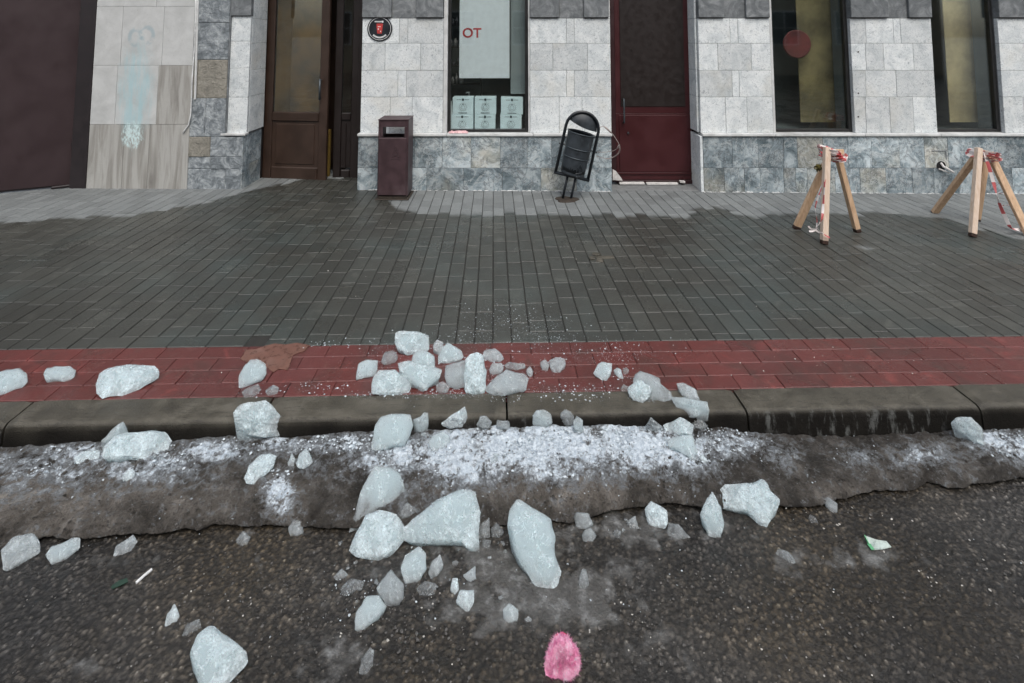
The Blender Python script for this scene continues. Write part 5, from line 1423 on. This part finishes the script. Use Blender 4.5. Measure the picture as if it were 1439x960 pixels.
L1 = [
 # red strip and left
 ([(-25, 545), (-18, 530), (0, 523), (8, 520), (27, 518), (37, 526), (38, 537), (30, 545), (10, 552), (-12, 560)], 'ice chunk on the red strip cut off by the left edge', 'ice', 30),
 ([(62, 526), (66, 518), (78, 515), (98, 515), (106, 521), (104, 530), (96, 537), (86, 536), (76, 532), (64, 533)], 'small flat ice chunk on the red strip left of the widest slab', 'ice', 30),
 ([(137, 552), (136, 540), (141, 525), (152, 518), (178, 513), (200, 514), (216, 515), (222, 522), (221, 531), (210, 538), (190, 549), (172, 556), (158, 556), (145, 560)], 'widest flat ice slab lying on the red strip at the left', 'ice', 28),
 ([(336, 545), (336, 530), (343, 515), (352, 506), (361, 505), (372, 511), (374, 525), (368, 534), (352, 541)], 'upright tear-shaped ice chunk on the red strip beside the brown muddy patch', 'ice', 50),
 ([(340, 550), (352, 543), (363, 540), (366, 548), (360, 556), (345, 560)], 'clear thin ice splinter below the tear-shaped chunk beside the muddy patch', 'clear_ice', 25),
 ([(373, 549), (384, 541), (392, 545), (388, 555), (377, 556)], 'tiny clear ice bit right of the tear-shaped chunk, by the kerb', 'clear_ice', 25),
 ([(329, 580), (337, 570), (352, 566), (372, 563), (383, 572), (393, 585), (400, 600), (399, 613), (345, 612), (338, 603), (331, 592)], 'large rounded ice block leaning on the left part of the kerb', 'ice', 80),
 ([(142, 620), (173, 593), (181, 612), (178, 626), (160, 634)], 'pointed ice shard standing behind the long slab on the left bank', 'ice', 80),
 ([(148, 628), (162, 614), (180, 609), (210, 606), (232, 608), (240, 620), (234, 634), (222, 642), (205, 648), (165, 647), (146, 643)], 'long flat ice slab on the left part of the slush bank', 'ice', 40),
 ([(104, 644), (113, 636), (130, 632), (140, 634), (137, 647), (122, 652), (108, 652)], 'flat bluish ice chip in the snow left of the long bank slab', 'ice', 25),
 ([(171, 670), (178, 661), (186, 659), (190, 664), (189, 672), (181, 677), (173, 675)], 'small round ice pebble below the long bank slab', 'ice', 35),
 ([(344, 672), (350, 655), (366, 640), (378, 638), (388, 642), (384, 655), (372, 668), (357, 680), (347, 679)], 'oval smooth ice chunk lying slanted on the left bank', 'ice', 35),
 ([(404, 650), (410, 636), (415, 645), (413, 655), (406, 656)], 'slim ice chip, left one of a pair on the bank', 'ice', 40),
 ([(416, 650), (421, 638), (430, 630), (435, 637), (439, 650), (428, 659), (419, 657)], 'ragged ice chip, right one of a pair on the bank', 'ice', 35),
 # pile on the red strip
 ([(556.6, 468), (561, 466), (587, 466.5), (601.5, 472.5), (602, 492), (589, 497), (572, 499), (559, 490), (556, 483)], 'squarish white ice block topmost in the pile on the red strip', 'ice', 52),
 ([(536, 507.5), (541, 495.5), (550, 493), (555.5, 495.5), (559, 502), (555.5, 508.6), (544.5, 513.5), (537, 511)], 'small pinkish see-through ice lump left of the topmost pile block', 'clear_ice', 40),
 ([(501, 534), (504, 511), (516, 506), (531, 507), (530, 520.6), (525, 528), (508.5, 532)], 'four-sided ice chunk leftmost in the pile on the red strip', 'ice', 42),
 ([(523, 553), (525, 531.6), (532.5, 521), (555.5, 520), (563, 527), (574, 531.6), (577, 545), (573, 552), (550, 555), (532.5, 554)], 'broad ice block at the front left of the pile, by the kerb', 'ice', 45),
 ([(578.5, 509), (580.6, 499), (589, 491), (600, 494), (610, 501), (611, 519), (595, 521), (583, 518)], 'crackled ice lump wedged under the topmost pile block', 'ice', 55),
 ([(560, 511), (576, 507.5), (589, 512), (609, 516), (620.6, 520.6), (617, 530.5), (603.6, 542.5), (600, 548), (591.6, 549.6), (584, 542.5), (574, 534), (564, 523)], 'jagged downward-pointing ice chunk in the middle of the pile', 'ice', 48),
 ([(608.7, 491), (610, 483.5), (613.7, 477.5), (622, 481), (623.5, 490), (616.5, 499)], 'thin ice flake standing right of the topmost pile block', 'grey_ice', 55),
 ([(616.5, 510), (616.5, 500), (622, 489), (629.5, 482), (638, 487), (648, 493), (651.5, 502), (641.6, 507.5), (628.5, 511)], 'rounded triangular ice chunk at the back of the pile', 'ice', 45),
 ([(626, 531.6), (627, 514), (639.5, 510), (652.5, 506.5), (656, 525), (655, 542.5), (641.6, 547), (629.5, 541.5)], 'greyish crumbly ice block left of the tallest pile block', 'grey_ice', 50),
 ([(654.7, 505), (661, 499), (670, 496), (679, 500), (680.5, 516), (683.7, 520.6), (682, 534), (681, 551), (665.7, 553.5), (654.7, 551), (652.5, 526)], 'tallest pale green ice block of the pile, right at the kerb', 'ice', 60),
 ([(679.4, 501), (680.5, 493), (695, 490), (703, 495.5), (707.8, 504), (703, 508.6), (689.7, 508.6)], 'small ice chunk at the back right of the pile', 'grey_ice', 40),
 ([(688, 519.5), (692, 510.5), (705, 510.5), (707.8, 517), (701.8, 525), (693, 526.7), (688.6, 524)], 'small round ice lump just behind the smooth grey slab', 'grey_ice', 40),
 ([(682.6, 544.7), (693, 533.8), (705, 525), (711.6, 519.5), (723.6, 524), (735.7, 525), (741.7, 532.7), (737.9, 549), (725.8, 551), (709, 556), (693, 555), (684.8, 551)], 'smooth grey ice slab at the right end of the pile', 'grey_ice', 40),
 ([(709.4, 513), (715, 508.6), (725.8, 510.5), (736.8, 510.8), (738, 517), (726, 520.6), (711.6, 518.5)], 'thin knobbly ice piece behind the smooth grey slab', 'clear_ice', 30),
 ([(739.5, 520.6), (744.4, 514.6), (749.3, 521.7), (746.6, 530.5), (742, 528)], 'small ice chip touching the right tip of the smooth grey slab', 'grey_ice', 45),
 ([(612.6, 540), (622, 536), (631.7, 543.6), (628.4, 552), (618.6, 553.5), (614, 548)], 'little clear ice lump at the kerb in front of the crumbly block', 'clear_ice', 40),
 ([(759, 509), (766, 505), (772, 512), (769.5, 522), (762, 520)], 'left one of two touching ice lumps right of the pile', 'grey_ice', 40),
 ([(772, 506.5), (781.5, 502), (793.6, 504.4), (794.7, 513), (787, 523.5), (776, 522), (773, 514)], 'larger right one of two touching ice lumps right of the pile', 'grey_ice', 40),
 ([(834, 524), (840.6, 512), (846, 508.7), (860, 511), (858.7, 523), (852.7, 535), (846, 534)], 'faceted ice chunk alone on the red strip between the pile and the kerb group', 'ice', 40),
 ([(862, 521), (868, 517), (873, 519.7), (876, 532.8), (870, 531.7)], 'small ice chip right beside the lone faceted chunk on the red strip', 'ice', 35),
 ([(875, 519), (880, 516), (884, 520), (882, 526), (876, 526)], 'tiny orange-tinted ice bead next to the chip on the red strip', 'film', 35),
 ([(872, 546), (876, 540), (882, 543), (880, 550), (874, 551)], 'tiny pinkish ice bead left of the kerb group', 'film', 35),
 # kerb group right of centre
 ([(890, 536), (893, 527), (901, 521.7), (915, 527), (927, 532), (927.8, 539.7), (942, 550.6), (945, 560), (932.5, 564), (912, 562.5), (900, 556)], 'grey grainy ice block on the kerb behind the round white plate', 'grey_ice', 42),
 ([(881.7, 546), (893.4, 535.8), (901, 533.4), (917, 546), (910.6, 558.4), (902.8, 566), (890, 562)], 'round white ice plate leaning on the grey grainy block on the kerb', 'ice', 52),
 ([(951, 539), (960.6, 538), (977.8, 547.5), (983, 561.5), (970, 563), (957.5, 555)], 'leaf-shaped ice chunk on top of the kerb edge', 'grey_ice', 45),
 ([(943.4, 558.4), (967, 560), (993.4, 564.7), (996.5, 577), (985.6, 585), (963.7, 589.7), (955, 580)], 'wide pale ice chunk tipping over the kerb edge', 'ice', 66),
 ([(970, 590), (985.6, 589.7), (995, 599), (985.6, 603.7), (974.7, 602)], 'clear ice sliver under the chunk tipping over the kerb', 'clear_ice', 50),
 ([(932.5, 597.5), (945, 592.8), (955, 586.5), (974.7, 597.5), (972, 611), (951, 611.5), (935.6, 606)], 'bright white ice chunk on the bank just below the kerb group', 'ice', 50),
 ([(938.7, 617.8), (957.5, 612), (973, 612), (980, 635), (973, 646.7), (957.5, 636.6), (940, 627)], 'ice wedge pointing down the bank below the bright white chunk', 'ice', 38),
 ([(906.7, 599.5), (915, 586.5), (930, 599), (926, 605), (911, 605)], 'dark clear ice shard by the kerb face left of the bright white chunk', 'clear_ice', 80),
 ([(981, 642.8), (987, 639), (996, 649), (988.7, 650)], 'tiny ice chip right of the wedge on the bank', 'ice', 35),
 # top of the bank, centre
 ([(522.7, 631), (525, 614.7), (528, 598), (534.7, 587), (550, 583), (564, 582.4), (576, 584), (580, 598), (575, 612.5), (567.5, 625.6), (545.6, 630), (527, 632.8)], 'big blunt ice block standing in the snow against the kerb', 'ice', 50),
 ([(580.6, 589.5), (591.6, 585), (595, 580), (601.4, 580.8), (602, 596), (595, 608), (585, 606)], 'narrow upright ice splinter right of the big blunt block', 'ice', 80),
 ([(621, 594), (634, 584), (652.7, 572), (655.4, 579.7), (657, 590.6), (651.6, 600.5), (632, 602.7), (622, 598)], 'fin-shaped ice chunk pointing up against the kerb', 'ice', 80),
 ([(669.6, 596), (675.6, 585), (682, 584.6), (691, 593), (686.6, 602.7), (676.7, 601.6)], 'small cube-like clear ice piece right of the fin-shaped chunk', 'grey_ice', 80),
 ([(697.5, 600.5), (698.6, 590.6), (715, 591.7), (716.7, 598), (712.8, 603.8)], 'small greenish ice stub below the kerb joint', 'grey_ice', 80),
 ([(602.5, 621), (609, 611), (622, 606), (629.7, 612), (632, 622), (620, 632), (612, 636.6), (605, 630)], 'flat milky ice plate sunk in the snow right of the big blunt block', 'ice', 25),
 ([(688.8, 640), (696, 637), (705, 640), (703, 651), (691, 653)], 'flat pale ice plate sunk low in the middle of the snow', 'ice', 22),
 ([(748.7, 596), (748.7, 584), (754, 576.6), (764, 576), (773, 581), (776, 594), (764, 601)], 'round bright ice knob in the snow right of the kerb joint', 'ice', 80),
 ([(786, 588), (788, 581), (794.7, 575.5), (802, 578.8), (806.7, 585), (805, 598), (793.6, 598)], 'grey domed ice lump behind the smooth upright plate', 'grey_ice', 80),
 ([(805.6, 594), (810, 585), (819, 591), (820, 605), (815.5, 609), (806.7, 602)], 'smooth upright ice plate beside the grey domed lump', 'ice', 80),
 # before the bank
 ([(492, 747), (496, 726.6), (507, 694), (527.5, 656), (545, 658), (561, 667), (568, 690), (556, 718.5), (545, 735), (510, 740)], 'tall ice block leaning on the bank front behind the shield-shaped slab', 'ice', 52),
 ([(491.5, 772.6), (502, 748), (515, 724), (531.6, 718), (556, 724), (566.8, 740), (568.7, 756), (548, 781), (531.6, 789), (502, 782)], 'shield-shaped ice slab at the foot of the bank', 'ice', 42),
 ([(561, 724), (572, 706), (588, 718.5), (574, 727), (564, 729)], 'triangular ice shard peeping out between the two largest blocks', 'grey_ice', 45),
 ([(569.5, 759), (569.5, 742), (596.6, 718.5), (623.6, 699.6), (648, 688.7), (667, 692.8), (673.7, 721), (671, 748), (671, 776.7), (659, 775), (650.7, 766), (617, 765), (585.7, 762)], 'largest wing-shaped white ice block at the foot of the bank', 'ice', 46),
 ([(564, 797), (569.5, 781), (588, 768.6), (598, 778), (599, 799.7), (588, 818.7), (569.5, 820)], 'oblong ice chunk in front of the wing-shaped block', 'ice', 40),
 ([(602, 805), (607, 789), (618, 779.4), (623, 794), (615.5, 808), (607, 814.6)], 'slim clear ice splinter right of the oblong chunk', 'grey_ice', 38),
 ([(529.4, 826.8), (539.7, 813), (550, 801), (558, 812), (566.8, 821), (566.8, 840), (558.7, 851), (542.4, 849.8)], 'heart-shaped greenish ice chunk on the asphalt', 'grey_ice', 40),
 ([(499, 883.6), (500.5, 862), (515, 839), (531.6, 837.6), (542.4, 852.5), (531.6, 870), (515, 882), (503, 887)], 'pointed oval ice chunk in front of the heart-shaped one', 'ice', 35),
 ([(469, 810.5), (480, 799), (489, 808), (483, 817), (473, 817)], 'small ice chip left of the heart-shaped chunk, upper of two', 'grey_ice', 35),
 ([(479, 826.8), (493.7, 813), (512, 817), (507, 829.5), (493.7, 835), (481.5, 839)], 'clear flat ice chip left of the heart-shaped chunk, lower of two', 'clear_ice', 25),
 ([(650.7, 808), (668, 795.7), (669, 818.7), (661.5, 820)], 'small three-cornered ice chip on the edge of the icy crust', 'ice', 40),
 ([(641, 845.7), (646.6, 829.5), (665.6, 829.5), (665.6, 845.7), (657.5, 862)], 'five-cornered ice chip below the three-cornered one', 'ice', 38),
 ([(633, 829.5), (636, 813), (643, 813), (644, 829.5), (638.5, 837.6)], 'tiny slim ice chip left of the three-cornered one', 'ice', 40),
 ([(585.7, 826.8), (596.6, 817), (613, 821), (610, 835), (591, 839)], 'grey melting ice piece below the oblong chunk', 'clear_ice', 18),
 ([(671, 745), (676, 736), (687, 728), (688.6, 754), (680, 760), (672, 758)], 'glassy ice shard close to the right side of the wing-shaped block', 'clear_ice', 45),
 ([(690, 742), (698, 735), (708, 747), (701, 758), (691, 756)], 'glassy ice lump between the glassy shard and the giant icicle stump', 'clear_ice', 35),
 ([(678, 758), (690, 760), (688.6, 773.6), (679, 776)], 'low glassy ice piece in front of the glassy shard', 'clear_ice', 30),
 ([(714, 740), (718, 716.7), (728, 703), (753, 718), (773, 730), (780, 756.7), (778, 773), (788, 803), (783, 820), (770, 830), (750, 820), (733, 793), (721.7, 766.7)], 'giant smooth icicle stump lying across the icy crust', 'ice', 40),
 ([(806.7, 726.7), (810, 720), (826.7, 721.7), (834, 736.7), (823, 745), (810, 745)], 'upper one of two stacked ice lumps by the bank right of the icicle stump', 'grey_ice', 48),
 ([(818, 753), (823, 744), (830, 741.7), (838, 753), (831.7, 765), (820, 761.7)], 'lower one of two stacked ice lumps by the bank right of the icicle stump', 'grey_ice', 40),
 ([(906.7, 715), (915, 705), (936.7, 718), (938, 733), (934, 743), (913, 740)], 'egg-shaped white ice chunk under the right bank edge', 'ice', 48),
 ([(940, 735), (953, 737), (970, 755), (953, 760), (938, 753)], 'flat glassy ice piece right of the egg-shaped chunk', 'clear_ice', 18),
 ([(880, 733), (893, 725), (898, 743), (887, 745)], 'grey ice chip left of the egg-shaped chunk', 'clear_ice', 40),
 ([(859, 751.7), (866, 743), (873, 747), (871, 760), (862, 760)], 'faint grey ice chip on the wet crust, farther left of the egg-shaped chunk', 'clear_ice', 20),
 ([(813, 820), (818, 800), (823, 800), (827.7, 821.7), (821.7, 830), (814, 826.7)], 'slim clear ice cone right of the icicle stump tip', 'clear_ice', 45),
 ([(706.7, 856.7), (715, 848), (728, 856.7), (726.7, 873), (713, 878), (708, 870)], 'round ice chip on the asphalt below the icicle stump', 'ice', 32),
 ([(737, 870), (743, 866), (748, 871), (746, 877), (739, 877)], 'tiny ice bead right of the round chip', 'grey_ice', 35),
 # right
 ([(984, 723), (993, 703), (1000.7, 691.7), (1013, 713), (1017, 736.7), (1011.7, 755), (996.7, 755), (991.7, 743)], 'upright spearhead ice chunk left of the crooked block', 'ice', 55),
 ([(1012, 690), (1020, 681.7), (1056.7, 680), (1070, 674), (1078, 680), (1081.7, 690), (1095, 703), (1086.7, 723), (1076.7, 740), (1066.7, 736.7), (1050, 720), (1016.7, 715)], 'crooked boot-shaped ice block at the right bank edge', 'ice', 44),
 ([(1151, 695), (1166.7, 700), (1176.7, 708), (1176.7, 720), (1168, 721.7)], 'small thin ice shard right of the boot-shaped block', 'grey_ice', 38),
 ([(1136, 728), (1139, 723), (1146, 727), (1150, 735), (1140, 737)], 'dirty brown ice bit below the small thin shard at the right', 'film', 25),
 ([(1336.7, 595), (1343, 588), (1365, 586.7), (1380, 603), (1383, 625), (1366.7, 621.7), (1346.7, 608)], 'rightmost ice chunk leaning on the kerb', 'ice', 80),
 # left front
 ([(2, 773), (20, 755), (45, 750), (55, 763), (55, 776.7), (37, 788), (13, 803), (5, 800)], 'grey ice block at the foot of the bank near the left edge', 'grey_ice', 42),
 ([(65, 780), (73, 768), (100, 756.7), (111.7, 756.7), (111.7, 770), (90, 788), (73, 793)], 'ribbed ice chunk at the bank foot, second from the left edge', 'ice', 36),
 ([(160, 783), (163, 768), (186.7, 751.7), (193, 761.7), (183, 776.7)], 'clear wedge of ice at the bank foot, third from the left edge', 'grey_ice', 30),
 ([(331.7, 760), (341.7, 746), (351.7, 755), (347, 766), (340, 768)], 'small dull ice lump under the overhang of the left bank', 'clear_ice', 35),
 ([(405, 742), (413, 730), (425, 733), (426.7, 750), (417, 755), (408, 753)], 'grey ice lump by the bank foot left of the tall leaning block', 'grey_ice', 40),
 ([(231.7, 880), (235, 863), (245, 849), (252, 866.7), (248, 876), (240, 880)], 'slim ice chip on the asphalt, farther one above the big bottom block', 'ice', 35),
 ([(256, 893), (263, 876.7), (280, 870), (281.7, 881.7), (266.7, 895)], 'clear ice chip touching the top of the big bottom block', 'clear_ice', 28),
 ([(268, 920), (276.7, 896.7), (293, 881.7), (301.7, 881.7), (325, 900), (345, 916.7), (346.7, 930), (333, 946.7), (316, 965), (300, 977), (283, 970), (276.7, 950)], 'big ice block cut by the bottom edge at the lower left', 'ice', 36),
 ([(505, 946), (508, 926), (520, 911), (526, 915), (524, 935), (514, 948)], 'dull glassy ice piece on the asphalt at the bottom, left of the pink lump', 'clear_ice', 18),
 ([(1090, 778), (1094, 771), (1108, 776), (1118, 790), (1112, 794), (1101, 786)], 'flat ragged melting ice scrap on the asphalt left of the white paper', 'clear_ice', 15),
]
for poly, lab, mat, phi in L1:
    chunk(I_, poly, lab, mat, phi, .24 if phi > 30 else .18)
cr = MB()
scatter(cr, 70, [(640, 525, 70, 26), (700, 540, 50, 14), (600, 545, 60, 8), (910, 560, 40, 8)], (.004, .011), rnd, (0, 1), (T_KERB_OUT + .03, 9))
scatter(cr, 60, [(640, 612, 110, 18), (820, 606, 90, 16), (960, 618, 40, 16), (200, 640, 90, 14)], (.005, .012), rnd, (0, 1), (0, T_KERB_OUT - .015))
scatter(cr, 80, [(620, 800, 70, 30), (690, 770, 50, 22), (870, 748, 70, 16), (500, 800, 50, 30), (760, 840, 60, 24)], (.004, .010), rnd)
fr_ = cr.build('ice_fragments', M['grey_ice'], origin=(0, 2.4, -.1)); stuff(tag(fr_, 'small glassy ice fragments strewn among the larger chunks'))
# brown melt patch frozen onto the red strip
mb = MB(); pp = [(337, 505), (345, 492), (372, 487), (400, 485), (436, 486), (428, 494), (412, 500), (408, 511), (404, 521), (392, 519), (384, 524), (372, 515), (352, 512)]
pq = fract([Vector(p) for p in pp], random.Random(2), .10)
mb.prism([tuple(on_ground(p.x, p.y) + Vector((0, 0, .0008))) for p in pq], (0, 0, .0022)); mf = mb.build('melt_patch', simple('brown_frozen_mud', (.165, .082, .062), .3, var=.25, scale=25, dirt=(.24, .15, .125)))
tag(mf, 'thin brown frozen mud patch spread over the red strip', 'mud patch')
# pink lump
pk = chunk('pink_lump', [(766, 940), (768, 922), (774, 907), (779, 896), (786, 891), (796, 893), (803, 902), (811, 912), (815, 930), (812, 946), (799, 956), (779, 955), (768, 948)], 'bright pink fuzzy lump with a red tip at the bottom edge', 'pink', 42, .42, 'pink lump', None)
if 'group' in pk: del pk['group']
rp = random.Random(8); me = pk.data; mb = MB()
me.calc_loop_triangles()
cands = [p for p in me.polygons if p.normal.z > -.1]
for _ in range(2600):
    p = rp.choice(cands); c = p.center + pk.location; d = (p.normal + Vector((rp.gauss(0, .5), rp.gauss(0, .5), rp.gauss(-.2, .4)))).normalized(); l_ = rp.uniform(.004, .013)
    s_ = d.orthogonal().normalized() * .0007; mb.add([c - s_, c + s_, c + d * l_], [(0, 1, 2)])
mb.build('fuzz', M['pink'], pk, recalc=False)
ch = chunk('red_tip', [(777, 900), (781, 891), (790, 888), (797, 892), (799, 901), (790, 905)], 'vivid red tip', 'pink_red', 42, .5, None, None, ground=tuple(pk.location + Vector((0, .035, .060))))
for k in ('category', 'group'):
    if k in ch: del ch[k]
wl_ = ch.location.copy(); ch.parent = pk; ch.location = wl_ - pk.location
# ------------------------------------------------------------------ camera, sky, sun
cd = bpy.data.cameras.new('camera'); cam = bpy.data.objects.new('camera', cd); col.objects.link(cam)
cam.location = CAM; cam.rotation_euler = (R(90) + PITCH, 0, 0)
cd.sensor_fit = 'HORIZONTAL'; cd.sensor_width = 36; cd.lens = FPX / PW * 36
cd.shift_y = -(480 - PY) / PW; cd.clip_start = .05; cd.clip_end = 2000
scene.camera = cam
w = bpy.data.worlds.new('World'); scene.world = w; w.use_nodes = True
nt = w.node_tree; nt.nodes.clear()
out = nt.nodes.new('ShaderNodeOutputWorld'); bg = nt.nodes.new('ShaderNodeBackground'); sky = nt.nodes.new('ShaderNodeTexSky'); hs = nt.nodes.new('ShaderNodeHueSaturation')
sky.sky_type = 'NISHITA'; sky.sun_disc = False
SUN_EL, SUN_AZ = R(54), R(168)               # azimuth clockwise from +Y (the facade side): the sun stands behind the camera
sky.sun_elevation = SUN_EL; sky.sun_rotation = SUN_AZ; sky.air_density = 1.0; sky.dust_density = 3.0; sky.ozone_density = 1.0
hs.inputs['Saturation'].default_value = .5
nt.links.new(sky.outputs[0], hs.inputs['Color']); nt.links.new(hs.outputs[0], bg.inputs[0]); bg.inputs[1].default_value = .13
nt.links.new(bg.outputs[0], out.inputs[0])
sd = bpy.data.lights.new('sun', 'SUN'); sd.energy = .8; sd.angle = R(30); sd.color = (1, .96, .90)
so = bpy.data.objects.new('sun', sd); col.objects.link(so)
dirv = Vector((math.sin(SUN_AZ) * math.cos(SUN_EL), math.cos(SUN_AZ) * math.cos(SUN_EL), math.sin(SUN_EL)))
so.rotation_euler = dirv.to_track_quat('Z', 'Y').to_euler(); so.location = dirv * 20
vs_ = scene.view_settings; vs_.view_transform = 'Standard'; vs_.look = 'None'; vs_.gamma = 1; vs_.exposure = 0.66; vs_.use_curve_mapping = False
scene.cycles.max_bounces = 8; scene.cycles.transmission_bounces = 6; scene.cycles.transparent_max_bounces = 8
scene.cycles.caustics_reflective = False; scene.cycles.caustics_refractive = True; scene.cycles.volume_bounces = 26; scene.cycles.max_bounces = 30; scene.cycles.transmission_bounces = 8; scene.cycles.sample_clamp_indirect = 6
